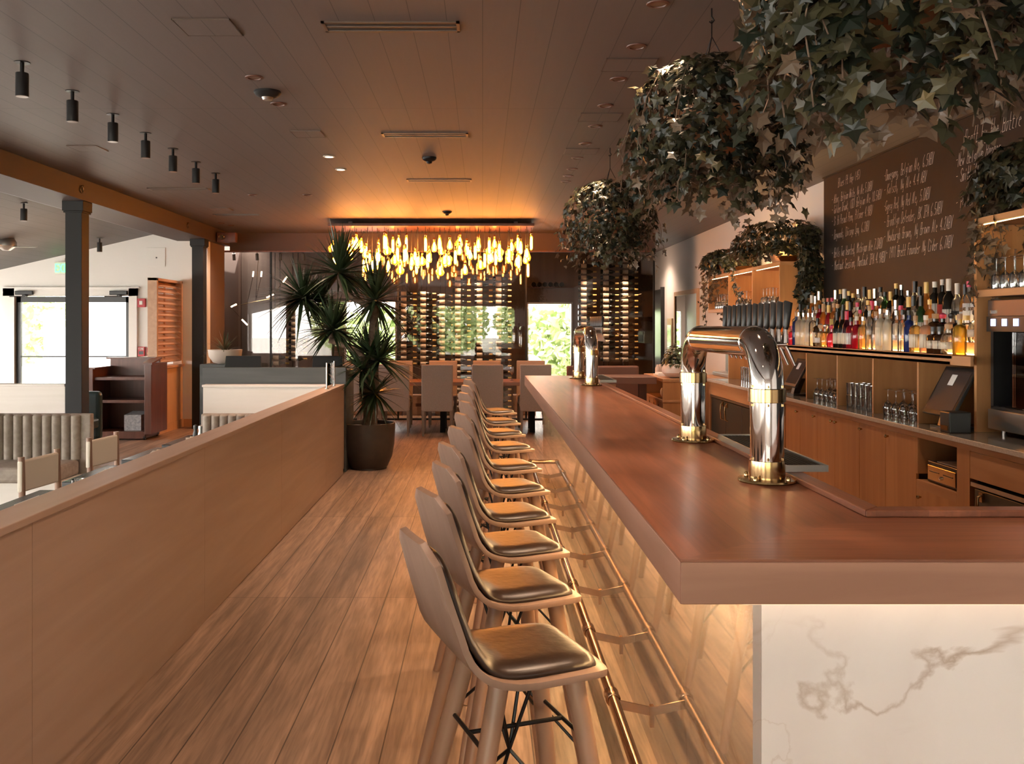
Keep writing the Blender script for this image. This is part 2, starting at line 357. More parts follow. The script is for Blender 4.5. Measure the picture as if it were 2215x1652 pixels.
S('baseboard_entry', MB().box(-5.5, -4.39, 14.735, 14.75, 0, .12), mt['pinez'])
S('baseboard_right', MB().box(3.705, 3.72, 12.3, 18.8, 0, .12), mt['white'])
S('door_2', MB().box(3.66, 3.725, 18.93, 19.9, 0, 2.36).box(3.64, 3.73, 18.9, 18.95, 0, 2.4), mt['black'])
# back windows of the cellar
for i, (a, b, z0, z1) in enumerate(BW):
    nm = 'door_3' if z0 == 0 else 'window_%d' % (i + 3)
    fr = MB(); f = .03
    fr.box(a, a + f, 17.97, 18.1, z0, z1).box(b - f, b, 17.97, 18.1, z0, z1).box(a, b, 17.97, 18.1, z1 - f, z1)
    if z0: fr.box(a, b, 17.97, 18.1, z0, z0 + f)
    o = S(nm, fr, mt['steel'] if z0 == 0 else mt['white'])
    MB().box(a + f, b - f, 18.05, 18.056, z0 + .01, z1 - f).build('glass_pane', mt['glass'], o, world=False)
# entrance double doors
dr = thing('door_1', 'white cased pair of black framed glass entrance doors in white wall', None, (-6.54, 14.75, 0), kind='structure')
cs = MB().box(-7.63, -7.45, 14.70, 14.76, 0, 2.2).box(-5.63, -5.50, 14.70, 14.76, 0, 2.2).box(-7.63, -5.5, 14.70, 14.76, 2.08, 2.2).box(-7.66, -5.47, 14.69, 14.76, 2.2, 2.22)
cs.build('casing', mt['white'], dr)
for a, b in ((-7.45, -6.545), (-6.535, -5.63)):
    l = MB(); l.box(a, a + .07, 14.77, 14.82, 0, 2.07).box(b - .07, b, 14.77, 14.82, 0, 2.07).box(a, b, 14.77, 14.82, 1.98, 2.07).box(a, b, 14.77, 14.82, 0, .12).box(a, b, 14.78, 14.81, 1.10, 1.125)
    lf = l.build('door_leaf', mt['black'], dr); MB().box(a + .07, b - .07, 14.79, 14.796, .12, 1.98).build('glass_pane', mt['glass'], lf)
for x, wh in ((-7.28, 'left'), (-5.78, 'right')):
    c = MB().box(x - .14, x + .14, 14.65, 14.70, 2.095, 2.16).box(x + .0, x + .05, 14.6, 14.7, 2.06, 2.095).box(x - .2, x + .02, 14.60, 14.62, 2.06, 2.075)
    tag(c.build('door_closer', mt['black'], None, bevel=.008), f'black door closer above the {wh} entrance door leaf', 'door closer', 'door closers over the entrance')
# glazed cellar wall
gw = thing('wall_glass', 'floor to ceiling tinted glass wall of the wine cellar', None, (-.8, 15.76, 0), kind='structure')
mx = [-4.69, -3.61, -1.44, .74, 2.92]
for a, b in zip(mx, mx[1:]):
    MB().box(a + .012, b - .012, 15.755, 15.765, .03, 2.86).build('glass_pane', mt['tintglass'], gw)
MB().box(2.915, 2.925, 15.79, 17.98, .03, 2.86).build('glass_pane', mt['tintglass'], gw)
for x in mx: MB().box(x - .014, x + .014, 15.74, 15.79, .03, 2.86).build('mullion', mt['blackm'], gw)
MB().box(-4.69, 2.94, 15.73, 15.8, 0, .03).build('bottom_track', mt['blackm'], gw)
MB().box(-4.69, 2.94, 15.72, 15.82, 2.86, 2.885).build('head_track', mt['mahog'], gw)
# columns under the beam
for k, (y0, y1, lab) in enumerate(((10.03, 10.22, 'near charcoal square column with capital under the brown beam'), (14.4, 14.57, 'far charcoal square column beside the white entry wall'))):
    c = thing('column', lab, 'column', (-4.44, (y0 + y1) / 2, 0), group='charcoal columns under the beam')
    MB().box(-4.53, -4.35, y0, y1, 0, 2.957).build('shaft', mt['charcoal'], c, bevel=.004)
    MB().box(-4.555, -4.325, y0 - .025, y1 + .025, 2.85, 2.9565).box(-4.545, -4.335, y0 - .015, y1 + .015, 2.83, 2.85).build('capital', mt['charcoal'], c, bevel=.004)
# ---------------------------------------------------------------- outside
S('trim_3', MB().box(-60, 60, -50, 70, -.25, -.11), mt['concrete'])
def shrub(name, c, r, n, lab, cat, mat='shrub', group=None, s=.09, core=True):
    mb = MB()
    for i in range(n):
        d = Vector((random.gauss(0, 1), random.gauss(0, 1), random.gauss(0, 1))).normalized() * (random.random() ** .25)
        p = Vector((c[0] + d.x * r[0], c[1] + d.y * r[1], c[2] + d.z * r[2]))
        if p.z < -.08: continue
        a = Vector((random.gauss(0, 1), random.gauss(0, 1), random.gauss(0, 1))).normalized(); b = a.orthogonal().normalized()
        q = s * random.uniform(.6, 1.3)
        mb.quad(p - a * q, p + b * q * .5, p + a * q, p - b * q * .5)
    o = mb.build(name, mt[mat]); return tag(o, lab, cat, group)
shrub('hedge', (5.2, 25.5, 1.2), (4.7, 1, 1.6), 3500, 'long sunlit green bank seen through the cellar door', 'hedge', s=.2)
shrub('hedge', (-2.2, 25.5, .9), (2.5, .9, 1.2), 2200, 'green hedge seen through the cellar window', 'hedge', s=.2)
shrub('hedge', (-7.5, 25.5, .9), (2.4, .9, 1.2), 1500, 'green hedge beyond the outer left wall', 'hedge', s=.2)
shrub('bush', (2.05, 20.6, .45), (.4, .4, .5), 700, 'round yellow green bush outside the cellar door', 'bush', s=.06)
shrub('tree', (-10.3, 20.5, 1.9), (1.0, 1.0, 1.2), 1500, 'leafy green tree outside the left entrance door', 'tree', s=.12)
MB().box(-9.2, -8.85, 17.4, 17.7, -.1, 3.2).build('porch_post', mt['beam']); tag(bpy.data.objects['porch_post'], 'dark porch post seen through the left glass entrance door', 'post')
S('wall_outside', MB().box(-9, -4.8, 21, 21.2, -.1, 3.2), mt['white'])
S('wall_outside_rear', MB().box(-14, 8, -22, -21.5, -.1, .9), mt['white'])
for i, x in enumerate((-7, -2, 3)):
    shrub('garden_tree', (x, -19, 1.8), (2.4, 1, 1.8), 1500, ['left', 'middle', 'right'][i] + ' green garden tree mirrored in the cellar glass', 'tree', s=.25)
# vehicle outside the cellar door
van = thing('van', 'white utility vehicle parked outside the cellar door', 'vehicle', (.2, 22.3, -.1))
vb = MB(); sec = [(-1.9, .35), (-1.9, 1.0), (-1.75, 1.65), (-.3, 1.75), (.15, 1.1), (1.1, .98), (1.25, .8), (1.28, .35)]
vb.hull([(.2 + a, 21.5, z - .1) for a, z in sec], [(.2 + a, 23.2, z - .1) for a, z in sec]); vb.build('body', mt['vanwhite'], van, bevel=.05)
for x in (-.9, 1.05):
    for y in (21.5, 23.0): MB().lathe([(.02, 0), (.33, 0), (.33, .2), (.02, .2)], 20, (x, y, .23), 'y').build('wheel', mt['black'], van)
MB().box(-.9, .1, 21.47, 21.5, 1.05, 1.5).build('side_window', mt['black'], van)
MB().box(1.44, 1.5, 21.6, 23.1, .25, .45).build('bumper', mt['steel'], van)
co = thing('traffic_cone', 'orange traffic cone outside the cellar door', 'cone', (1.52, 19.6, -.1))
MB().lathe([(.13, .03), (.03, .6), (.025, .6)], 16, (1.52, 19.6, -.1)).build('cone_body', mt['cone'], co, smooth=True)
MB().box(1.36, 1.68, 19.44, 19.76, -.1, -.07).build('base', mt['cone'], co)

# ---------------------------------------------------------------- bar counter
bar = thing('bar_counter', 'long oak topped bar with polished white marble sides', 'bar counter', (.8, 2.2, 0))
CZ = 1.07
MB().prism([(.449, 2.1), (1.12, 2.62), (1.12, 9.9), (.449, 9.9)], .967, 1.064).build('counter_edge', mt['baredge'], bar, bevel=.003)
MB().prism([(.449, 2.1), (3.71, 2.1), (3.71, 2.62), (1.12, 2.62)], .967, 1.064).build('counter_edge', mt['baredgex'], bar, bevel=.003)
MB().prism([(.449, 2.1), (1.12, 2.62), (1.12, 9.9), (.449, 9.9)], 1.064, CZ).build('counter_top', mt['bartop'], bar)
MB().prism([(.449, 2.1), (3.71, 2.1), (3.71, 2.62), (1.12, 2.62)], 1.064, CZ).build('counter_top', mt['bartopx'], bar)
MB().prism([(1.06, 2.56), (1.12, 2.62), (1.12, 9.9), (1.06, 9.9)], CZ, 1.09).prism([(1.06, 2.56), (3.71, 2.56), (3.71, 2.62), (1.12, 2.62)], CZ, 1.09).build('raised_lip', mt['bartop'], bar, bevel=.004)
ys = [2.19, 3.9, 5.4, 6.9, 8.4, 9.8]
for a, b in zip(ys, ys[1:]): MB().box(.64, .66, a, b - .0015, 0, .967).build('marble_side_panel', mt['marblep'], bar)
MB().box(.6605, 2.35, 2.19, 2.21, 0, .967).box(2.352, 3.71, 2.19, 2.21, 0, .967).build('marble_front_panel', mt['marble'], bar)
MB().box(1.03, 1.05, 2.6, 9.8, 0, .967).box(1.05, 3.71, 2.58, 2.6, 0, .967).box(.66, 1.05, 9.78, 9.8, 0, .967).build('service_side_panel', mt['baredge'], bar)
MB().box(.50, .515, 2.16, 9.85, .9655, .967).build('led_strip', mt['led'], bar)
MB().box(.60, 3.71, 2.135, 2.15, .957, .967).build('led_strip', mt['ledf'], bar)
fr = thing('foot_rail', 'polished brass foot rail running along the marble bar side', 'foot rail', (.5, 5, 0))
RX, RZ = .50, .17
MB().tube([(RX, .3, RZ), (RX, 3, RZ), (RX, 6, RZ), (RX, 9.74, RZ)], .0215, 16).build('rail', mt['brassrail'], fr, smooth=True)
MB().tube([(RX, 9.74, RZ), (.645, 9.74, RZ)], .021, 16).build('rail_end', mt['brassrail'], fr, smooth=True)
MB().lathe([(0, -.028), (.02, -.02), (.028, 0), (.02, .02), (0, .028)], 16, (RX, 9.74, RZ)).build('corner_ball', mt['brassrail'], fr, smooth=True)
for y in (2.75, 3.5, 4.28, 5.04, 5.82, 6.6, 7.38, 8.16, 8.94):
    MB().lathe([(.022, -.035), (.029, -.03), (.029, -.02), (.026, 0), (.029, .02), (.029, .03), (.022, .035)], 18, (RX, y + .07, RZ), 'y').build('coupling', mt['brassrail'], fr, smooth=True)
    MB().hull([(RX + .01, y - .003, RZ - .018), (RX + .01, y + .003, RZ - .018), (RX + .01, y + .003, RZ + .016), (RX + .01, y - .003, RZ + .016)],
              [(.641, y - .003, RZ - .045), (.641, y + .003, RZ - .045), (.641, y + .003, RZ - .012), (.641, y - .003, RZ - .012)]).box(.632, .6405, y - .012, y + .012, RZ - .085, RZ - .005).build('bracket', mt['brassrail'], fr)

# ---------------------------------------------------------------- bar stools
def make_stool():
    t = thing('bar_stool', '', 'bar stool', (0, 0, 0), 0, 'bar stools along the marble bar')
    # profile of the bent shell: (x, z, half width)
    pr = [(.208, .742, .10), (.2, .745, .155), (.19, .748, .183), (.16, .75, .195), (.08, .748, .20), (0, .745, .20), (-.05, .747, .199), (-.09, .755, .197), (-.12, .767, .195), (-.145, .785, .192), (-.165, .808, .188), (-.18, .835, .184),
          (-.192, .87, .180), (-.208, .92, .174), (-.226, .98, .166), (-.242, 1.036, .160), (-.2435, 1.04, .157), (-.255, 1.079, .092), (-.2555, 1.08, .088)]
    def grid(pr, n=8, up=0, curve=.008):
        mb = MB(); k = len(pr)
        for (x, z, hw) in pr:
            for j in range(n + 1):
                u = -1 + 2 * j / n; bend = curve * (u * hw / .18) ** 2 * min(1, (z - .76) / .1) if z > .78 else 0
                mb.v.append((x + bend, u * hw, z + up))
        for i in range(k - 1):
            for j in range(n): a = i * (n + 1) + j; mb.f.append((a, a + 1, a + n + 2, a + n + 1)); mb.mi.append(0)
        return mb
    o = grid(pr).build('shell', mt['stoolwood'], t, smooth='all', world=False)
    d = o.modifiers.new('t', 'SOLIDIFY'); d.thickness = .017; d.offset = -1; d = o.modifiers.new('b', 'BEVEL'); d.width = .004; d.segments = 2; d.limit_method = 'ANGLE'; d.angle_limit = radians(50)
    # pads: seat and back
    pp = [(.186, .752, .13), (.182, .766, .155), (.165, .774, .172), (.10, .778, .178), (0, .776, .179), (-.05, .776, .178), (-.085, .782, .175), (-.112, .794, .172), (-.135, .814, .168), (-.152, .84, .165),
          (-.165, .87, .162), (-.182, .92, .157), (-.20, .98, .15), (-.212, 1.015, .143), (-.22, 1.035, .125), (-.229, 1.05, .10), (-.24, 1.054, .09)]
    k = len(pp); n = 10; mb = MB()
    for (x, z, hw) in pp:
        for j in range(n + 1):
            u = -1 + 2 * j / n; e = max(0, abs(u) - .72) / .28; drop = .02 * e ** 2.2
            if z > .805: mb.v.append((x + .010 + .008 * (u * hw / .18) ** 2 - drop, u * hw, z))
            else: mb.v.append((x, u * hw, z - drop))
    for i in range(k - 1):
        for j in range(n): a = i * (n + 1) + j; mb.f.append((a, a + 1, a + n + 2, a + n + 1)); mb.mi.append(0)
    o = mb.build('leather_pad', mt['leather'], t, smooth='all', world=False); d = o.modifiers.new('t', 'SOLIDIFY'); d.thickness = .02; d.offset = -1; d = o.modifiers.new('s', 'SUBSURF'); d.levels = 1; d.render_levels = 1
    legs = []
    for sx in (1, -1):
        for sy in (1, -1):
            a = Vector((.125 if sx > 0 else -.07, sy * .115, .738)); b = Vector((sx * (.235 if sx > 0 else .245), sy * .205, 0)); legs.append((a, b))
            MB().tube([b, a.lerp(b, .5), a], [.0165, .024, .0255], 14).build('leg', mt['stoolleg'], t, smooth=True, world=False)
    L_ = lambda i, z: legs[i][0].lerp(legs[i][1], (.738 - z) / .738)
    z = .56; fr, fl, br_, bl = 0, 1, 2, 3
    mb = MB(); mb.tube([L_(fr, z), L_(fl, z)], .006, 8).tube([L_(br_, z), L_(bl, z)], .006, 8)
    mb.tube([(L_(fr, z) + L_(fl, z)) / 2, (L_(br_, z) + L_(bl, z)) / 2], .006, 8)
    for q in ((.06, .05), (.06, -.05), (-.06, .05), (-.06, -.05)): mb.tube([(q[0], q[1], .727), (0, 0, .50)], .005, 8)
    for i in range(4): mb.tube([(0, 0, .50), L_(i, .26)], .005, 8)
    mb.build('wire_stretcher', mt['blackm'], t, smooth=True, world=False)
    return t
offs = [732, 578, 483, 412, 353, 305, 263, 232, 207, 185]; xs = [281, 221, 197, 166, 151, 134, 117, 96, 86, 77]
st0 = make_stool()
for i, (o_, x_) in enumerate(zip(offs, xs)):
    Y = .84 * 2000 / o_; X = x_ * Y / 2000
    r = radians(20 + (1.5 if i % 3 == 1 else -1 if i % 3 == 2 else 0))
    lab = 'nearest bar stool, ash shell and dark brown leather pad' if i == 0 else 'farthest bar stool, ash shell with brown leather pad' if i == 9 else f'{ordw(i)} nearest ash bar stool with brown leather pad along the bar'
    loc = (X - .253, Y + .11, 0)
    if i == 0: st0.location = loc; st0.rotation_euler = (0, 0, r); st0['label'] = lab
    else: dup(st0, loc, r, lab)

# ---------------------------------------------------------------- beer towers
def make_tower():
    t = thing('beer_tap_tower', '', 'beer tap tower', (0, 0, 0), 0, 'steel beer towers on the bar'); Ln = 1.11; r = .056
    for y in (0, Ln):
        MB().lathe([(r, .07), (r, .275)], 32, (0, y, 0)).build('column', mt['chrome'], t, smooth=True, world=False)
        fl = MB().lathe([(.096, 0), (.098, .004), (.096, .010), (.06, .013)], 36, (0, y, 0)); fl.build('flange', mt['brass'], t, smooth=True, world=False)
        MB().lathe([(r + .004, .012), (r + .005, .05), (r + .003, .072), (r, .073)], 32, (0, y, 0)).build('base_collar', mt['brass'], t, smooth=True, world=False)
        MB().lathe([(r, .27), (r + .006, .272), (r + .006, .316), (r, .318)], 32, (0, y, 0)).build('upper_collar', mt['brass'], t, smooth=True, world=False)
        bo = MB()
        for a in range(4):
            q = pi / 4 + a * pi / 2; bo.lathe([(.008, .008), (.008, .018), (.005, .024), (0, .026)], 10, (.078 * cos(q), y + .078 * sin(q), 0))
        for a in range(6):
            q = a * pi / 3 + .3
            for zz in (.262, .325, .08): bo.lathe([(.004, -.004), (.004, .004), (0, .006)], 8, ((r + .002) * cos(q), y + (r + .002) * sin(q), zz))
        bo.build('bolts', mt['brass'], t, smooth=True, world=False)
    R = .15; zc = .53 - r; pts = [(0, 0, .316)]
    for k in range(1, 13): a = k / 12 * pi / 2; pts.append((0, R - R * cos(a), zc - R + R * sin(a)))
    pts2 = [(x, Ln - y, z) for x, y, z in reversed(pts)]
    MB().tube(pts + pts2, r, 32, caps=False).build('top_pipe', mt['chrome'], t, smooth='all', world=False)
    for y in (R, Ln - R): MB().lathe([(r + .0005, -.004), (r + .0025, -.002), (r + .0025, .002), (r + .0005, .004)], 32, (0, y, zc), 'y').build('weld_ring', mt['chrome'], t, smooth=True, world=False)
    for k in range(12):
        y = .14 + k * .0755
        f = MB().tube([(r - .006, y, zc - .01), (r + .055, y, zc - .01)], .011, 12).tube([(r + .045, y, zc - .005), (r + .06, y, zc - .03), (r + .085, y, zc - .085)], [.009, .008, .0065], 10).tube([(r + .05, y, zc - .005), (r + .052, y, zc + .045)], [.013, .008], 12)
        fo = f.build('faucet', mt['chrome'], t, smooth=True, world=False)
        MB().tube([(r + .052, y, zc + .045), (r + .055, y, zc + .055), (r + .062, y, zc + .14), (r + .063, y, zc + .143)], [.009, .0115, .0165, .014], 14).build('tap_handle', mt['black'], fo, smooth=True, world=False)
    return t
tw = make_tower(); tw.location = (.972, 3.16, CZ); tw['label'] = 'near large steel beer tower with brass flanges and black tap handles'
dup(tw, (.972, 8.25, CZ), 0, 'far steel beer tower at the far end of the bar')
def make_tray(y, lab):
    t = thing('drip_tray', lab, 'drip tray', (1.12, y, 1.092), 0, 'drip trays beside the beer towers')
    mb = MB().box(1.055, 1.205, y, y + .93, 1.092, 1.098).box(1.055, 1.063, y, y + .93, 1.098, 1.115).box(1.197, 1.205, y, y + .93, 1.098, 1.115).box(1.063, 1.197, y, y + .008, 1.098, 1.115).box(1.063, 1.197, y + .922, y + .93, 1.098, 1.115)
    mb.build('pan', mt['steel'], t)
    g = MB()
    for k in range(8): g.box(1.065 + k * .0165, 1.078 + k * .0165, y + .01, y + .92, 1.106, 1.110)
    g.build('grille', mt['matblack'], t)
make_tray(3.22, 'steel drip tray with black grille by the near tower'); make_tray(8.32, 'steel drip tray with black grille by the far tower')

# ---------------------------------------------------------------- divider wall and left dining area
dv = thing('divider_wall', 'long low pale oak divider wall with wooden cap', 'divider', (-1.57, 5, 0))
ys = [-1, 1.15, 3.08, 4.99, 6.9, 8.85, 10.0]
for a, b in zip(ys, ys[1:]): MB().box(-1.515, -1.5, a, b - .003, .06, .945).build('oak_panel', mt['panel'], dv)
MB().box(-1.62, -1.515, -1, 10.0, 0, .945).build('core', mt['greywood'], dv)
MB().box(-1.515, -1.508, -1, 10, 0, .06).build('plinth', mt['panel'], dv)
MB().box(-1.645, -1.495, -1, 10.005, .945, .972).build('cap', mt['panel'], dv, bevel=.003)
sg = thing('steel_sign_holder', 'small panel between two steel posts on the divider end', 'sign holder', (-1.56, 9.5, .972))
for y in (9.25, 9.72): MB().lathe([(.02, 0), (.02, .006), (.008, .008), (.008, .26)], 14, (-1.56, y, .972)).build('post', mt['steel'], sg, smooth=True)
MB().box(-1.564, -1.556, 9.27, 9.70, 1.0, 1.22).build('panel', mt['glass'], sg)
# low limed partitions
for a, b, y, lab in ((-3.0, -1.66, 9.92, 'limed oak low partition in front of the grey host stand'), (-7.5, -4.54, 10.05, 'limed oak low partition behind the left tufted banquette')):
    q = thing('low_partition', lab, 'partition', ((a + b) / 2, y, 0), 0, 'limed oak low partitions')
    MB().box(a, b, y, y + .12, 0, .945).build('panel', mt['lime'], q); MB().box(a - .01, b, y - .01, y + .13, .945, .97).build('cap', mt['lime'], q, bevel=.003)
# host stand
hs = thing('host_stand', 'grey stained wood host stand behind the pale partition', 'host stand', (-2.3, 10.4, 0))
MB().box(-3.07, -1.50, 10.14, 10.19, 0, 1.147).build('front_panel', mt['greywood'], hs, bevel=.003)
MB().box(-3.07, -3.02, 10.19, 10.75, 0, 1.1).box(-1.55, -1.50, 10.19, 10.75, 0, 1.1).build('side_panel', mt['greywood'], hs)
MB().box(-3.02, -1.55, 10.19, 10.75, .98, 1.02).build('worktop', mt['darktop'], hs)
for i, (x0, x1) in enumerate(((-2.92, -2.50), (-1.93, -1.58))):
    m = thing('monitor', ['left', 'right'][i] + ' black flat monitor seen from behind on the host stand', 'monitor', ((x0 + x1) / 2, 10.45, 1.02), 0, 'monitors on the host stand')
    MB().hull([(x0, 10.42, 1.06), (x1, 10.42, 1.06), (x1, 10.45, 1.06), (x0, 10.45, 1.06)], [(x0 + .01, 10.47, 1.262), (x1 - .01, 10.47, 1.262), (x1 - .01, 10.50, 1.262), (x0 + .01, 10.50, 1.262)]).build('screen_housing', mt['black'], m, bevel=.006)
    MB().box((x0 + x1) / 2 - .03, (x0 + x1) / 2 + .03, 10.45, 10.48, 1.02, 1.1).box((x0 + x1) / 2 - .09, (x0 + x1) / 2 + .09, 10.40, 10.56, 1.02, 1.03).build('stand', mt['black'], m)
# planter bowl on a plinth
def rosette(mb, c, n, L, wd, up=(-.5, 1.2), droop=.35, seg=5):
    for i in range(n):
        az = random.uniform(0, 2 * pi); el = random.uniform(*up); l = L * random.uniform(.7, 1.1); ww = wd * random.uniform(.75, 1.1)
        d = Vector((cos(az) * cos(el), sin(az) * cos(el), sin(el))); side = d.cross(Vector((0, 0, 1)))
        if side.length < .05: side = Vector((1, 0, 0))
        side.normalize(); p0 = Vector(c) + d * .02; n0 = len(mb.v); nrm = side.cross(d)
        for k in range(seg + 1):
            t = k / seg; p = p0 + d * l * t + Vector((0, 0, -1)) * droop * l * t * t * (1 - max(0, sin(el)) * .8)
            w_ = ww * (.6 + 1.3 * t if t < .3 else (1 - t) / .7 * .91 + .02) * .5
            mb.v += [tuple(p - side * w_ + nrm * w_ * .35), tuple(p), tuple(p + side * w_ + nrm * w_ * .35)]
        for k in range(seg):
            a = n0 + k * 3
            mb.f += [(a, a + 1, a + 4, a + 3), (a + 1, a + 2, a + 5, a + 4)]; mb.mi += [mb.m] * 2
pl = thing('bromeliad_bowl', 'spiky leaved plant in a wide white bowl behind host stand', 'potted plant', (-3.05, 10.95, 0))
MB().box(-3.32, -2.85, 10.85, 11.2, 0, 1.15).build('plinth', mt['greywood'], pl)
MB().lathe([(.08, 0), (.14, .02), (.19, .09), (.2, .17), (.185, .17), (.17, .1), (0, .08)], 28, (-3.07, 11.02, 1.15)).build('bowl', mt['ceramic'], pl, smooth=True)
MB().lathe([(.0, .15), (.18, .14)], 20, (-3.07, 11.02, 1.15)).build('soil', mt['soil'], pl)
mb = MB(); rosette(mb, (-3.07, 11.02, 1.29), 40, .26, .035, (.1, 1.4), .5); mb.build('leaves', mt['smallp'], pl, smooth='all')

# tall palm in a round planter
pc = (-1.285, 10.42)
pm = thing('potted_yucca_palm', 'tall branching yucca palm in a round dark planter at divider end', 'potted plant', (pc[0], pc[1], 0))
MB().lathe([(.205, 0), (.205, .02), (.215, .03), (.265, .14), (.29, .28), (.297, .42), (.298, .50), (.30, .515), (.285, .515), (.28, .47), (0, .46)], 48, (pc[0], pc[1], 0)).build('planter', mt['pot'], pm, smooth=True)
MB().lathe([(.283, .465), (0, .48)], 30, (pc[0], pc[1], 0)).build('soil', mt['soil'], pm)
K = 1 / 192
def pp_(x, y, dy=0): return ((x - 1044) * K, 10.42 + dy, 1.6 - (y - 705) * K)
tr = MB()
def trunk(pts, r0, r1):
    P = [Vector(pp_(*p)) for p in pts]; Q = []
    for i in range(len(P) - 1):
        for k in range(4): Q.append(P[i].lerp(P[i + 1], k / 4))
    Q.append(P[-1]); n = len(Q)
    for _ in range(2): Q = [Q[0]] + [(Q[i - 1] + Q[i] * 2 + Q[i + 1]) / 4 for i in range(1, n - 1)] + [Q[-1]]
    tr.tube(Q, [(r0 + (r1 - r0) * i / (n - 1)) * random.uniform(.9, 1.1) for i in range(n)], 10)
trunk([(798, 930), (803, 880), (808, 830), (806, 770), (808, 700), (812, 660)], .085, .042)
trunk([(803, 915), (790, 870), (800, 820, -.08), (785, 765, -.1), (752, 745, -.12), (716, 735, -.12)], .06, .034)
trunk([(808, 668), (778, 652, -.05), (752, 638, -.1), (740, 612, -.12), (737, 592, -.12)], .035, .028)
trunk([(722, 738, -.1), (712, 700, -.05), (688, 668), (660, 648)], .032, .026)
tr.build('trunk', mt['bark'], pm, smooth='all')
for (x, y, dy, n, L_, up) in ((655, 645, 0, 90, .46, (-.9, 1.3)), (738, 592, -.12, 90, .50, (-.7, 1.4)), (812, 650, 0, 80, .50, (-.8, 1.4)), (724, 715, -.1, 90, .44, (-.6, 1.3)), (690, 655, .1, 45, .34, (-.4, 1.3)),
                              (800, 770, 0, 60, .42, (-.3, 1.4)), (822, 780, -.08, 60, .46, (-.5, 1.4)), (812, 850, -.1, 38, .36, (-.9, .9)), (786, 800, -.15, 40, .38, (-.9, 1.0))):
    mb = MB(); rosette(mb, pp_(x, y, dy), int(n * 1.5), L_ * 1.16, .05, up, .2); mb.build('leaf_rosette', mt['palm'], pm, smooth='all')
# ---------------------------------------------------------------- left dining area furniture
def banquette(x0, x1, yb, lab, n, x_end=None):
    t = thing('banquette', lab, 'banquette', ((x0 + x1) / 2, yb - .3, 0), 0, 'tufted banquettes')
    MB().box(x0, x1, yb - .52, yb, 0, .33).build('base', mt['lime'], t)
    MB().box(x0 + .02, x1 - .02, yb - .56, yb - .08, .33, .46).build('seat_cushion', mt['velvet'], t, bevel=.03, seg=3)
    wd = (x1 - x0 - .04) / n
    mb = MB()
    for k in range(n):
        c = x0 + .02 + wd * (k + .5); pr = []
        sec = [(wd * .5 * sin(a), -.055 * cos(a)) for a in [(-90 + 20 * j) * pi / 180 for j in range(10)]]
        sec2 = [(c + a * .995, yb - .06 + b) for a, b in sec]
        mb.prism(sec2, .46, .83); 
        mb.lathe([(wd * .5, 0), (wd * .47, .008), (wd * .3, .016), (0, .02)], 12, (c, yb - .06, .825), sy=.9)
    mb.build('channel_back', mt['velvet'], t, smooth=True)
    MB().box(x0, x1 + .06, yb - .06, yb + .02, 0, .845).build('back_board', mt['velvet'], t, bevel=.01)
banquette(-4.7, -3.43, 8.0, 'left channel tufted taupe banquette in front of the near column', 15)
banquette(-2.42, -1.74, 8.0, 'small channel tufted taupe banquette behind the divider', 9)
def make_table():
    t = thing('dining_table', '', 'table', (0, 0, 0), 0, 'small dark tables along the divider')
    MB().box(-.32, .32, 0, .6, .715, .75).build('tabletop', mt['darktop'], t, world=False, bevel=.004)
    MB().box(-.04, .04, .26, .34, .02, .715).build('pedestal', mt['blackm'], t, world=False)
    MB().box(-.25, .25, .1, .5, 0, .02).build('base', mt['blackm'], t, world=False)
    return t
tb = make_table(); W_ = ['nearest', 'second nearest', 'third nearest', 'farthest']
for i, y in enumerate((4.2, 5.05, 5.88, 6.62)):
    o = tb if i == 0 else dup(tb, (0, 0, 0)); o.location = (-1.98, y, 0); o['label'] = f'{W_[i]} small dark table tucked behind the divider wall'
    mn = thing('place_setting', f'folded cream napkin and menu on the {W_[i]} dark table', 'napkin', (-2.15, y + .3, .75), .1 * i, 'napkins on the dark tables')
    MB().box(-.07, .07, -.12, .12, 0, .004).build('menu', mt['paper'], mn, world=False); MB().box(-.04, .04, -.1, .1, .004, .014).build('napkin', mt['canvas'], mn, world=False, bevel=.003)
gl = MB().lathe([(.03, 0), (.037, .08), (.035, .08), (.028, .008), (0, .008)], 20, (-2.03, 4.95 - .3, .75)).build('tumbler', mt['crystal'], None, smooth=True); tag(gl, 'clear patterned tumbler on the nearest dark table', 'glass')
for x, y, c, lab, nm in ((-2.2, 7.08, 'black', 'dark pepper mill on the farthest dark table', 'pepper_mill'), (-2.15, 7.04, 'steel', 'steel salt shaker on the farthest dark table', 'salt_shaker')):
    q = MB().lathe([(.018, 0), (.02, .02), (.012, .05), (.016, .075), (.014, .09), (0, .098)], 14, (x, y, .75)).build(nm, mt[c], None, smooth=True); tag(q, lab, 'shaker')
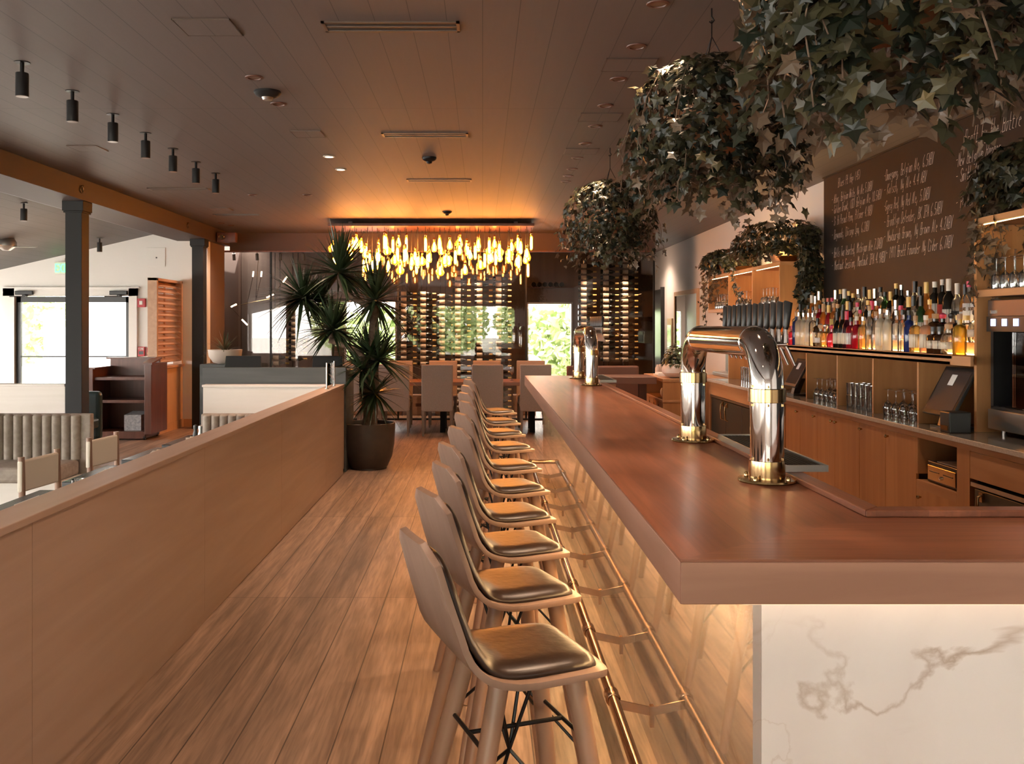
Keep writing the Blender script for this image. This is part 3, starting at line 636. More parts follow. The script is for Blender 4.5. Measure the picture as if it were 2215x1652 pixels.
def make_dchair():
    t = thing('director_chair', '', 'chair', (0, 0, 0), 0, 'canvas director chairs'); wd = mt['stoolleg']
    for s in (-1, 1):
        MB().tube([(-.22, s * .18, .42), (-.23, s * .18, .86)], .018, 10).build('back_post', wd, t, smooth=True, world=False)
        MB().box(-.24, .22, s * .2 - .025, s * .2 + .025, .60, .625).build('armrest', wd, t, world=False, bevel=.005)
        MB().box(-.2, .2, s * .18 - .015, s * .18 + .015, .41, .44).box(.17, .2, s * .2 - .012, s * .2 + .012, .42, .6).build('side_rail', wd, t, world=False)
        MB().box(-.24, .24, s * .18 - .015, s * .18 + .015, 0, .03).build('foot', wd, t, world=False)
        MB().tube([(.19 * s, -.18, .03), (.19 * s, .18, .42)], .013, 8).tube([(.19 * s, .18, .03), (.19 * s, -.18, .42)], .013, 8).build('cross_legs', wd, t, world=False)
    MB().box(-.245, -.215, -.2, .2, .66, .84).build('canvas_back', mt['canvas'], t, world=False, bevel=.01)
    MB().box(-.2, .2, -.17, .17, .435, .445).build('canvas_seat', mt['canvas'], t, world=False)
    return t
dc = make_dchair()
for i, (y, lab) in enumerate(((5.38, 'nearer cream canvas director chair behind the divider'), (6.28, 'farther cream canvas director chair behind the divider'))):
    o = dc if i == 0 else dup(dc, (0, 0, 0)); o.location = (-2.36, y, 0); o.rotation_euler = (0, 0, radians(-6)); o['label'] = lab
rt = thing('round_table', 'dark round table edge at the left frame border', 'table', (-4.62, 7.2, 0))
MB().lathe([(.3, .70), (.31, .71), (.31, .735), (.3, .745)], 32, (-4.62, 7.2, 0)).build('tabletop', mt['darktop'], rt, smooth=True); MB().lathe([(.2, 0), (.2, .02), (.03, .03), (.03, .7)], 20, (-4.62, 7.2, 0)).build('pedestal', mt['blackm'], rt, smooth=True)
# open mahogany stand on casters
ms = thing('service_stand', 'dark mahogany open service stand on casters by the entry', 'cabinet', (-5.1, 13.2, 0))
for q in ((-5.56, -5.46, 1.0), (-4.74, -4.64, 1.07)): MB().box(q[0], q[1], 12.95, 13.6, .08, q[2]).build('side_panel', mt['mahog'], ms, bevel=.005)
MB().box(-5.46, -4.74, 13.56, 13.6, .1, 1.12).build('back_panel', mt['mahog'], ms)
for z in (.12, .56, .88): MB().box(-5.46, -4.74, 12.97 if z < .2 else 13.0, 13.56, z - (.1 if z < .2 else .04), z).build('shelf', mt['mahog'], ms)
MB().hull([(-4.76, 12.92, 1.06), (-4.62, 12.92, 1.06), (-4.62, 12.92, 1.085), (-4.76, 12.92, 1.085)], [(-4.86, 13.62, 1.12), (-4.72, 13.62, 1.12), (-4.72, 13.62, 1.145), (-4.86, 13.62, 1.145)]).box(-5.6, -5.42, 12.92, 13.62, 1.0, 1.02).box(-5.5, -4.78, 13.5, 13.62, 1.12, 1.145).build('top_rail', mt['mahog'], ms)
for x in (-5.5, -4.75):
    for y in (13.0, 13.5): MB().lathe([(.0, -.015), (.035, -.012), (.035, .012), (0, .015)], 14, (x, y, .035), 'x').build('caster', mt['black'], ms)
b_ = thing('carton', 'grey printed carton on the lowest shelf of the mahogany stand', 'box', (-4.97, 13.2, .12)); MB().box(-5.08, -4.84, 13.1, 13.3, .12, .34).build('box_body', mt['boxr'], b_)
MB().hull([(-5.08, 13.1, .34), (-4.84, 13.1, .34), (-4.84, 13.105, .34), (-5.08, 13.105, .34)], [(-5.03, 13.3, .38), (-4.8, 13.3, .38), (-4.8, 13.305, .38), (-5.03, 13.305, .38)]).build('flap', mt['boxr'], b_)
tc_ = thing('teal_armchair', 'dark teal leather chair back beside the near column', 'chair', (-4.75, 11.6, 0))
MB().box(-5.12, -4.68, 11.3, 11.42, .2, .80).build('backrest', mt['teal'], tc_, bevel=.05, seg=3); MB().box(-5.12, -4.68, 10.82, 11.3, .36, .48).build('seat', mt['teal'], tc_, bevel=.03)
for x in (-5.08, -4.72):
    for y in (10.88, 11.36): MB().tube([(x, y, 0), (x, y, .38)], .016, 8).build('leg', mt['blackm'], tc_)
# louvred screen on a half wall
ls = thing('louvred_screen', 'pine louvred screen standing on a maple half wall', 'screen', (-4.84, 14.15, 0))
MB().box(-4.9, -4.78, 13.6, 14.73, 0, .96).build('half_wall', mt['pinez'], ls); MB().box(-4.775, -4.765, 13.6, 14.73, 0, .13).build('skirting', mt['pinez'], ls)
MB().box(-4.93, -4.75, 13.57, 14.74, .96, 1.0).build('sill', mt['pine'], ls, bevel=.004)
MB().box(-4.92, -4.78, 13.57, 13.62, 1.0, 2.31).box(-4.92, -4.78, 14.69, 14.74, 1.0, 2.31).box(-4.92, -4.78, 13.57, 14.74, 2.27, 2.31).build('frame', mt['pine'], ls, bevel=.003)
MB().box(-4.87, -4.85, 14.10, 14.13, 1.02, 2.26).build('tilt_rod', mt['pine'], ls)
for k in range(14):
    z = 1.05 + k * .087; MB().hull([(-4.92, 13.62, z + .085), (-4.912, 13.62, z + .095), (-4.79, 13.62, z + .012), (-4.798, 13.62, z)], [(-4.92, 14.69, z + .085), (-4.912, 14.69, z + .095), (-4.79, 14.69, z + .012), (-4.798, 14.69, z)]).build('slat', mt['pine'], ls)
# wall devices
def stroke_setup():
    G = {}
    src = '''A 00 26,26 40,12 32|B 00 06,06 36 35 33 03,03 33 40 00|C 45 26 06 01 10 40|D 00 06,06 36 44 42 30 00|E 46 06 00 40,03 33|F 00 06 46,03 33|G 45 26 05 01 20 42 22|H 00 06,03 43,46 40|I 06 46,26 20,00 40|K 00 06,46 03 40|L 06 00 40|M 00 06 23 46 40|N 00 06 40 46|O 16 05 01 10 30 41 45 36 16|P 00 06 36 44 33 03|R 00 06 36 44 33 03,23 40|S 45 36 16 05 04 42 30 10 01|T 06 46,26 20|V 06 20 46|W 06 10 24 30 46|X 06 40,00 46|a 33 13 01 10 20 33,33 30|b 06 00 30 32 23 03|c 33 13 02 01 10 30|d 36 30 10 02 13 33|e 02 32 23 13 01 10 30|f 36 26 10,03 33|g 33 13 02 11 31,33 3/ 1/|h 06 00,03 23 32 30|i 13 10,15 14|k 06 00,34 02 30|l 16 10|m 00 03 13 10,13 33 30|n 00 03,02 13 33 30|o 13 02 01 10 20 32 33 13|p 0/ 03 33 31 01|r 00 03,02 13 33|s 33 13 02 31 20 00|t 16 10 30,03 33|u 03 00 20 31,33 30|w 03 00 12 20 33|y 03 01 31,33 3/ 1/|v 03 10 33|0 16 05 01 10 30 41 45 36 16|1 15 26 20|2 05 16 36 34 00 40|3 06 36 34 13 33 31 00|4 36 02 42,30 36|5 46 06 03 33 31 10 00|6 36 04 01 10 30 32 12|7 06 46 10|8 13 05 16 36 33 13 01 10 30 33|9 33 13 15 36 35 30|. 10 11|, 11 0/|- 03 33|( 26 04 02 20|) 06 24 22 00|' 16 15'''
    for g in src.split('|'):
        ch, body = g[0], g[2:]; L = []
        for st in body.split(','):
            L.append([(int(p[0]), -1.6 if p[1] == '/' else int(p[1])) for p in st.split()])
        G[ch] = L
    return G
GL = stroke_setup()
def write(mb, text, o, ux, uz, nrm, length, h, th, jit=.12, slant=.12):
    """single line handwriting as thin ribbons on a plane"""
    o, ux, uz, nrm = Vector(o), Vector(ux), Vector(uz), Vector(nrm); adv = length / len(text)
    R = random.Random(len(text) * 7 + int(h * 1000))
    for i, ch in enumerate(text):
        for st in GL.get(ch, []):
            pts = []
            for (a, b) in st:
                x = (i + (a + R.uniform(-jit, jit)) / 5.2) * adv + b * h / 6 * slant; z = (b + R.uniform(-jit, jit)) * h / 6
                pts.append(o + ux * x + uz * z)
            for p, q in zip(pts, pts[1:]):
                d = (q - p); 
                if d.length < 1e-5: continue
                s_ = d.cross(nrm).normalized() * th / 2; e = d.normalized() * th * .3
                mb.quad(p - s_ - e, p + s_ - e, q + s_ + e, q - s_ + e)
st = thing('fire_strobe', 'red fire alarm strobe high beside the entrance doors', 'fire alarm', (-5.43, 14.74, 1.97))
MB().box(-5.5, -5.37, 14.71, 14.75, 1.9, 2.04).build('housing', mt['red'], st, bevel=.006); MB().box(-5.46, -5.41, 14.695, 14.71, 1.94, 2.0).build('lens', mt['paper'], st, bevel=.004)
st = thing('fire_pull_station', 'red fire pull station low beside the entrance doors', 'fire alarm', (-5.42, 14.74, 1.2))
MB().box(-5.49, -5.38, 14.71, 14.75, 1.12, 1.27).build('housing', mt['red'], st, bevel=.004); MB().box(-5.47, -5.40, 14.705, 14.71, 1.15, 1.2).build('handle', mt['black'], st)
mb = MB(); write(mb, 'FIRE', (-5.477, 14.708, 1.222), (1, 0, 0), (0, 0, 1), (0, -1, 0), .09, .032, .006, 0, 0); mb.build('lettering', mt['paper'], st)
st = thing('fire_notice', 'pink red notice plate right of the pull station', 'sign', (-5.32, 14.74, 1.2)); MB().box(-5.36, -5.28, 14.735, 14.75, 1.13, 1.26).build('plate', mt['red'], st); MB().box(-5.345, -5.295, 14.73, 14.735, 1.15, 1.18).build('text_field', mt['foily'], st)
st = thing('exit_sign', 'white exit sign with green face half hidden by near column', 'sign', (-6.7, 14.6, 2.55))
MB().box(-6.79, -6.52, 14.66, 14.71, 2.42, 2.62).build('housing', mt['paper'], st, bevel=.004); mb = MB(); write(mb, 'EXIT', (-6.77, 14.652, 2.46), (1, 0, 0), (0, 0, 1), (0, -1, 0), .24, .12, .02, 0, 0); mb.build('lettering', mt['exitg'], st)
MB().box(-6.68, -6.64, 14.69, 14.75, 2.5, 2.68).build('bracket', mt['paper'], st)
ap = thing('access_panel', 'square white access panel with small black lock on entry wall', 'access panel', (-5.2, 14.74, 2.7)); MB().box(-5.36, -5.06, 14.738, 14.75, 2.55, 2.85).build('panel', mt['white'], ap, bevel=.002); MB().lathe([(.0, -.004), (.012, 0), (.012, .004)], 12, (-5.2, 14.735, 2.69), 'y').build('lock', mt['black'], ap)
el = thing('emergency_light', 'dark emergency light with clear bulb on the beam end', 'light', (-4.2, 14.9, 3.0)); MB().box(-4.29, -3.98, 14.9, 15.02, 2.95, 3.11).build('housing', mt['mahog'], el, bevel=.01); MB().lathe([(0, -.05), (.04, -.035), (.045, 0), (.02, .02)], 16, (-4.2, 14.88, 3.03), 'y').build('lamp_head', mt['crystal'], el, smooth=True)
MB().lathe([(0, -.08), (.05, -.06), (.05, 0)], 14, (-4.55, 15.7, 2.75), 'y').build('dome_camera', mt['steel'], None, smooth=True); tag(bpy.data.objects['dome_camera'], 'small round lamp at the top left of the glass wall', 'lamp')
for i, (y, z) in enumerate(((9.9, 3.06), (13.45, 3.06))):
    hk = MB(); hk.tube([(-4.29 + .0, y + .035 * sin(a), z + .035 * cos(a)) for a in [k * pi / 8 for k in range(17)]], .006, 8).tube([(-4.3, y, z + .04), (-4.27, y, z + .04)], .008, 8)
    tag(hk.build('hook_ring', mt['brass'], None, smooth=True), ['nearer', 'farther'][i] + ' small brass ring hook on the brown beam face', 'hook', 'ring hooks on the beam')

# ---------------------------------------------------------------- dining group
dt = thing('dining_table', 'long red brown dining table under the bulb chandelier', 'table', (-.85, 14.2, 0))
MB().box(-2.65, 1.05, 13.78, 14.62, .71, .765).build('tabletop', mt['tabletop'], dt, bevel=.004)
for x in (-2.2, -.6, .75):
    MB().hull([(x - .04, 13.9, 0), (x + .04, 13.9, 0), (x + .04, 13.96, 0), (x - .04, 13.96, 0)], [(x - .04, 14.15, .71), (x + .04, 14.15, .71), (x + .04, 14.21, .71), (x - .04, 14.21, .71)]).build('leg', mt['blackm'], dt)
    MB().hull([(x - .04, 14.44, 0), (x + .04, 14.44, 0), (x + .04, 14.5, 0), (x - .04, 14.5, 0)], [(x - .04, 14.19, .71), (x + .04, 14.19, .71), (x + .04, 14.25, .71), (x - .04, 14.25, .71)]).build('leg', mt['blackm'], dt)
def make_chair():
    t = thing('dining_chair', '', 'chair', (0, 0, 0), 0, 'linen dining chairs around the long table')
    MB().box(-.228, .228, -.04, .04, .36, 1.04).build('backrest', mt['linen'], t, world=False, bevel=.014, seg=3)
    MB().box(-.228, .228, .04, .47, .38, .50).build('seat', mt['linen'], t, world=False, bevel=.03, seg=3)
    for x in (-.205, .205):
        for y in (-.02, .42): MB().hull([(x - .014, y - .014, 0), (x + .014, y - .014, 0), (x + .014, y + .014, 0), (x - .014, y + .014, 0)], [(x - .022, y - .02, .38), (x + .022, y - .02, .38), (x + .022, y + .02, .38), (x - .022, y + .02, .38)]).build('leg', mt['darkleg'], t, world=False)
    return t
ch = make_chair(); first = True; WD = ['leftmost', 'second from left', 'third from left', 'fourth from left', 'rightmost']
for i, x in enumerate((-2.01, -1.29, -.66, .07, .77)):
    o = ch if first else dup(ch, (0, 0, 0)); first = False
    o.location = (x, 13.44, 0); o.rotation_euler = (0, 0, radians([2, 3, 0, 1, -1][i])); o['label'] = f'grey taupe linen dining chair, {WD[i]} on the near table side'
for i, x in enumerate((-2.0, -1.36, -.64, .07, .78)):
    dup(ch, (x, 14.98, 0), radians(180 + [0, 2, 1, -1, 0][i]), f'linen dining chair lit orange, {WD[i]} on the far table side')
# banquette and wood table at the right of the dining area
bq = thing('bench_seat', 'brown leather bench with low back behind the far beer tower', 'bench', (2.0, 13.6, 0))
MB().box(1.27, 2.35, 13.9, 14.02, .3, 1.0).build('backrest', mt['leatherb'], bq, bevel=.02); MB().box(1.2, 2.35, 13.2, 13.9, .3, .46).build('seat', mt['leatherb'], bq, bevel=.03)
MB().box(1.25, 2.3, 13.25, 13.95, 0, .3).build('base', mt['mahog'], bq)
wt = thing('wood_table', 'brown wooden side table in front of the leather bench', 'table', (1.8, 12.4, 0)); MB().box(1.28, 2.28, 12.1, 12.8, .84, .93).build('tabletop', mt['leatherb'], wt, bevel=.006); MB().box(1.3, 1.75, 12.15, 12.75, 0, .84).build('cabinet_base', mt['pinez'], wt); MB().box(2.1, 2.2, 12.4, 12.5, 0, .84).build('leg', mt['mahog'], wt)
# glasses and bottle on dining table
def stem(h=.21, r=.036):
    return MB().lathe([(.033, 0), (.033, .002), (.006, .006), (.0035, .02), (.0035, h * .42), (.01, h * .46), (r * .8, h * .55), (r, h * .7), (r * .82, h), (r * .80, h), (r * .97, h * .7), (r * .76, h * .56), (0, h * .47)], 14)
sg_ = stem(); g0 = sg_.build('wine_glass', mt['crystal'], None, smooth=True, world=False); g0.location = (-1.62, 14.1, .765); tag(g0, 'wine glass on dining table between the left chairs', 'wine glass', 'wine glasses')
g1 = g0.copy(); C.objects.link(g1); g1.location = (.45, 14.2, .765); tag(g1, 'wine glass on dining table between the right chairs', None, 'wine glasses')

# ---------------------------------------------------------------- chandelier
cd = thing('bulb_chandelier', 'long chandelier of many clustered glowing filament bulbs', 'chandelier', (-.77, 14, 3.1))
MB().box(-2.28, .76, 13.62, 14.42, 3.075, 3.115).build('ceiling_plate', mt['mahog'], cd, bevel=.004)
for x in (-2.0, .5):
    MB().box(x - .03, x + .03, 13.97, 14.03, 3.11, 3.18).build('mount', mt['mahog'], cd)
def bulb_meshes():
    out = []
    shapes = [[(.012, 0), (.014, -.02), (.03, -.07), (.034, -.10), (.024, -.13), (0, -.14)], [(.012, 0), (.017, -.015), (.017, -.18), (0, -.195)],
              [(.012, 0), (.02, -.025), (.05, -.06), (.052, -.09), (.035, -.125), (0, -.135)], [(.012, 0), (.018, -.02), (.026, -.08), (.022, -.16), (0, -.18)]]
    for s in shapes:
        m = MB().lathe(s, 12); g = m.build('bulb', mt['amberglass'], None, smooth='all', world=False)
        zb = s[-1][1]; f = MB().lathe([(.004, -.015), (.011, -.04), (.012, zb + .03), (.004, zb + .02)], 8).build('filament', mt['filament'], None, smooth='all', world=False)
        so = MB().lathe([(.006, .05), (.013, .045), (.014, 0)], 10).build('socket', mt['brass'], None, smooth='all', world=False)
        out.append((g, f, so))
    return out
BM = bulb_meshes()
R = random.Random(3); k = 0; used = []
cordm = MB().tube([(0, 0, 0), (0, 0, 1)], .003, 6).build('cord', mt['black'], None, world=False)
for i in range(20):
    for j in range(5):
        g, f, so = BM[R.choice([0, 0, 1, 1, 2, 3])]
        x = -2.2 + i * .152 + R.uniform(-.05, .05); y = 13.7 + j * .16 + R.uniform(-.05, .05); z = 3.075 - min(.62, max(.12, R.gauss(.30, .13)))
        gg = g.copy(); C.objects.link(gg); gg.parent = cd; gg.location = (x + .77, y - 14, z - 3.1); gg.scale = (1.25, 1.25, 1.15)
        ff = f.copy(); C.objects.link(ff); ff.parent = gg; s2 = so.copy(); C.objects.link(s2); s2.parent = gg
        cc = cordm.copy(); C.objects.link(cc); cc.parent = gg; cc.location = (0, 0, .045); cc.scale = (1, 1, (3.08 - z) / 1.15 - .045)
for g, f, so in BM:
    for o in (g, f, so): bpy.data.objects.remove(o)
bpy.data.objects.remove(cordm)

# ---------------------------------------------------------------- ceiling fixtures
def make_cyl():
    t = thing('cylinder_spotlight', '', 'ceiling light', (0, 0, 0), 0, 'black cylinder spotlights on the ceiling')
    MB().lathe([(.045, 0), (.045, -.004), (0, -.005)], 20).build('mount_plate', mt['blackm'], t, world=False)
    MB().tube([(0, 0, 0), (0, 0, -.07)], .012, 10).build('stem', mt['blackm'], t, smooth=True, world=False)
    MB().lathe([(0, -.065), (.036, -.065), (.0375, -.07), (.0375, -.205), (.033, -.205), (.031, -.19), (0, -.19)], 28).build('housing', mt['black'], t, smooth=True, world=False)
    MB().lathe([(.034, -.203), (.034, -.207), (.0, -.207)], 20).build('lens', mt['canoff'], t, world=False)
    return t
cyl0 = make_cyl()
for i, y in enumerate((5.54, 6.22, 6.9, 7.57, 8.24, 8.9, 9.56)):
    o = cyl0 if i == 0 else dup(cyl0, (0, 0, 0)); o.location = (-2.76, y, ZC)
    o['label'] = f'{"nearest" if i == 0 else "farthest" if i == 6 else ordw(i) + " nearest"} black cylinder spotlight in the row on the main ceiling'
for x, y, z, lab in ((-5.36, 10.8, 3.035, 'black cylinder spotlight left of the near column'), (-5.80, 14.0, 2.93, 'black cylinder spotlight high near the white entry wall')):
    dup(cyl0, (x, y, z), None, lab)
fn = thing('ceiling_fan', 'small steel ceiling fan at the left frame edge', 'fan', (-6.49, 12.6, 2.78))
MB().lathe([(.1, 0), (.13, -.05), (.13, -.1), (.05, -.16), (0, -.16)], 24, (-6.49, 12.6, 2.79)).build('motor', mt['steel'], fn, smooth=True)
for a in range(3):
    q = a * 2 * pi / 3 + .2; d = Vector((cos(q), sin(q), 0)); s_ = Vector((-sin(q), cos(q), .15)) * .05; p = Vector((-6.49, 12.6, 2.68))
    MB().hull([p + d * .1 - s_, p + d * .1 + s_, p + d * .1 + s_ + Vector((0, 0, .006)), p + d * .1 - s_ + Vector((0, 0, .006))], [p + d * .38 - s_, p + d * .38 + s_, p + d * .38 + s_ + Vector((0, 0, .006)), p + d * .38 - s_ + Vector((0, 0, .006))]).build('blade', mt['steel'], fn)
def make_can(lit):
    t = thing('recessed_downlight', '', 'ceiling light', (0, 0, 0), 0, 'recessed downlights')
    MB().lathe([(.058, -.001), (.056, -.006), (.04, -.008), (.038, -.002)], 28).build('trim_ring', mt['mahog'] if not lit else mt['paper'], t, smooth=True, world=False)
    MB().lathe([(.039, -.003), (0, -.0035)], 20).build('lens', mt['can'] if lit else mt['canoff'], t, world=False)
    return t
ca = make_can(False); i = 0
light('SPOT', 'lamp', (0, 0, -.02), CAN_W, WARM, ca, spot_size=radians(62), spot_blend=.5, shadow_soft_size=.03)
for (x, y) in ((.86, 4.53), (.87, 5.22), (.87, 5.91), (.88, 6.62), (.89, 7.3), (.89, 8.0), (.89, 8.68), (.9, 9.29), (.9, 9.72), (.91, 10.1)):
    o = ca if i == 0 else dup(ca, (0, 0, 0)); o.location = (x, y, ZC); o['label'] = f'{ordw(i)} recessed downlight from the front in the row above the bar'; i += 1
dup(ca, (.86, 3.75, ZC), None, 'recessed downlight hidden above the nearest ivy basket')
for x, y, lab in ((.85, 2.9, 'recessed downlight above the near corner of the bar'), (.85, 1.9, 'recessed downlight just behind the near bar end'), (2.3, 1.9, 'recessed downlight right of the near bar end')): dup(ca, (x, y, ZC), None, lab)
cw = make_can(False); light('SPOT', 'lamp', (0, 0, -.02), AISLE_FILL_W, (1, .66, .46), cw, spot_size=radians(120), spot_blend=.8, shadow_soft_size=.06)  # unseen lamps added to warm and brighten the floor and divider
for k, (x, y, lab) in enumerate(((-.75, 1.2, 'added fill downlight over the aisle beside the nearest stool'), (-.75, -1.2, 'added fill downlight over the aisle behind the camera'), (-.75, 3.4, 'added fill downlight over the aisle before the first slot vent'), (1.6, -.8, 'added fill downlight right of the aisle behind the camera'))):
    o = cw if k == 0 else dup(cw, (0, 0, 0)); o.location = (x, y, ZC); o['label'] = lab
cx = make_can(False); light('SPOT', 'lamp', (0, 0, -.02), 75, (1, .70, .52), cx, spot_size=radians(135), spot_blend=.8, shadow_soft_size=.06)  # lamps added to brighten the far part of the right wall
for k, (x, y, lab) in enumerate(((2.3, 11.4, 'added fill downlight over the end of the service aisle'), (2.2, 13.6, 'added fill downlight in front of the leather bench'), (3.08, 18.4, 'added fill downlight inside the corridor past the cellar'))):
    o = cx if k == 0 else dup(cx, (0, 0, 0)); o.location = (x, y, ZC); o['label'] = lab
cs_ = make_can(False); light('SPOT', 'lamp', (0, 0, -.02), 45, WARM, cs_, spot_size=radians(66), spot_blend=.6, shadow_soft_size=.04)
for k, y in enumerate((4.0, 5.6, 7.2, 8.8, 10.4)):
    o = cs_ if k == 0 else dup(cs_, (0, 0, 0)); o.location = (2.15 if y < 12 else 3.25, y, ZC); o['label'] = f'{ORD[k]} recessed downlight from the front over the service aisle'
cb = None
for x, y, lab in ((-1.45, 5.87, 'recessed downlight just in front of the domed ceiling sensor'), (-1.45, 6.57, 'recessed downlight just behind the domed ceiling sensor'), (-2.77, 11.13, 'recessed downlight beyond the last black cylinder spotlight'), (-2.11, 11.13, 'recessed downlight right of centre beyond the black cylinder spotlights'), (-4.0, 14.17, 'small recessed downlight next to the beam end'), (-3.94, 14.5, 'last small recessed downlight by the emergency light')):
    if cb is None: cb = make_can(False); light('SPOT', 'lamp', (0, 0, -.02), 26, (1, .66, .46), cb, spot_size=radians(120), spot_blend=.8, shadow_soft_size=.06); cb.location = (x, y, ZC); cb['label'] = lab
    else: dup(cb, (x, y, ZC), None, lab)
cl_ = make_can(True); light('SPOT', 'lamp', (0, 0, -.02), 70, (1, .66, .46), cl_, spot_size=radians(120), spot_blend=.8, shadow_soft_size=.06); cl_.location = (-1.43, 8.61, ZC); cl_['label'] = 'nearer of two bright white rimmed downlights'; dup(cl_, (-1.43, 9.32, ZC), None, 'farther of two bright white rimmed downlights')
def slot(x0, x1, y0, y1, lab):
    t = thing('slot_diffuser', lab, 'air vent', ((x0 + x1) / 2, (y0 + y1) / 2, ZC), 0, 'linear slot diffusers')
    f = MB(); e = .018; z0 = ZC - .008; z1 = ZC + .01
    f.box(x0, x1, y0, y0 + e, z0, z1).box(x0, x1, y1 - e, y1, z0, z1).box(x0, x0 + e, y0, y1, z0, z1).box(x1 - e, x1, y0, y1, z0, z1).build('frame', mt['bronze'], t)
    MB().box(x0 + e, x1 - e, y0 + e, y1 - e, ZC - .003, ZC + .005).build('slot', mt['black'], t)
    MB().box(x0 + e, x1 - e, (y0 + y1) / 2 - .008, (y0 + y1) / 2 + .008, ZC - .007, ZC - .002).build('vane', mt['bronze'], t)
slot(-.84, -.12, 4.79, 4.95, 'nearest long slot diffuser in the main ceiling'); slot(-.83, -.12, 7.56, 7.72, 'second long slot diffuser from the front'); slot(-.82, -.12, 9.94, 10.1, 'third long slot diffuser, in front of the chandelier')
slot(-3.84, -3.15, 10.57, 10.72, 'left slot diffuser below the black cylinder spotlights'); slot(-3.81, -3.15, 13.04, 13.17, 'far left slot diffuser near the beam')
for i, (x0, x1, y0, y1, lab) in enumerate(((-1.6, -1.3, 4.75, 5.02, 'large ceiling access hatch at the upper left'), (.73, 1.04, 5.45, 5.72, 'nearest ceiling hatch above the bar'), (.73, 1.04, 6.85, 7.12, 'second ceiling hatch above the bar'), (.74, 1.04, 8.22, 8.48, 'third ceiling hatch above the bar'),
        (-1.56, -1.31, 7.47, 7.73, 'ceiling hatch in front of the bright downlights'), (-3.64, -3.38, 8.08, 8.35, 'ceiling hatch beside the brown beam'), (-3.65, -3.4, 12.34, 12.62, 'far ceiling hatch close to the beam'))):
    t = thing('ceiling_hatch', lab, 'ceiling panel', ((x0 + x1) / 2, (y0 + y1) / 2, ZC), 0, 'flush ceiling hatches')
    MB().box(x0 + .006, x1 - .006, y0 + .006, y1 - .006, ZC - .006, ZC + .01).build('panel', mt['ceil'], t); e = .004
    MB().box(x0, x1, y0, y0 + e, ZC - .007, ZC + .01).box(x0, x1, y1 - e, y1, ZC - .007, ZC + .01).box(x0, x0 + e, y0, y1, ZC - .007, ZC + .01).box(x1 - e, x1, y0, y1, ZC - .007, ZC + .01).build('edge_trim', mt['bronze'], t)
for (x, y, s, lab, m_) in ((-1.45, 6.23, 1.0, 'large domed ceiling sensor between two downlights', 'charcoal'), (-.5, 8.66, .75, 'smoke detector in the middle of the ceiling', 'blackm'), (-.49, 12.74, .75, 'smoke detector just in front of the chandelier', 'blackm')):
    t = thing('smoke_detector', lab, 'smoke detector', (x, y, ZC)); MB().lathe([(.09 * s, 0), (.09 * s, -.012), (.075 * s, -.03), (.05 * s, -.04), (.0, -.042)], 28, (x, y, ZC)).build('body', mt[m_], t, smooth=True)
    MB().lathe([(.04 * s, -.038), (.03 * s, -.058), (0, -.065)], 20, (x, y, ZC)).build('sensor_dome', mt['steel'] if s == 1 else mt[m_], t, smooth=True)

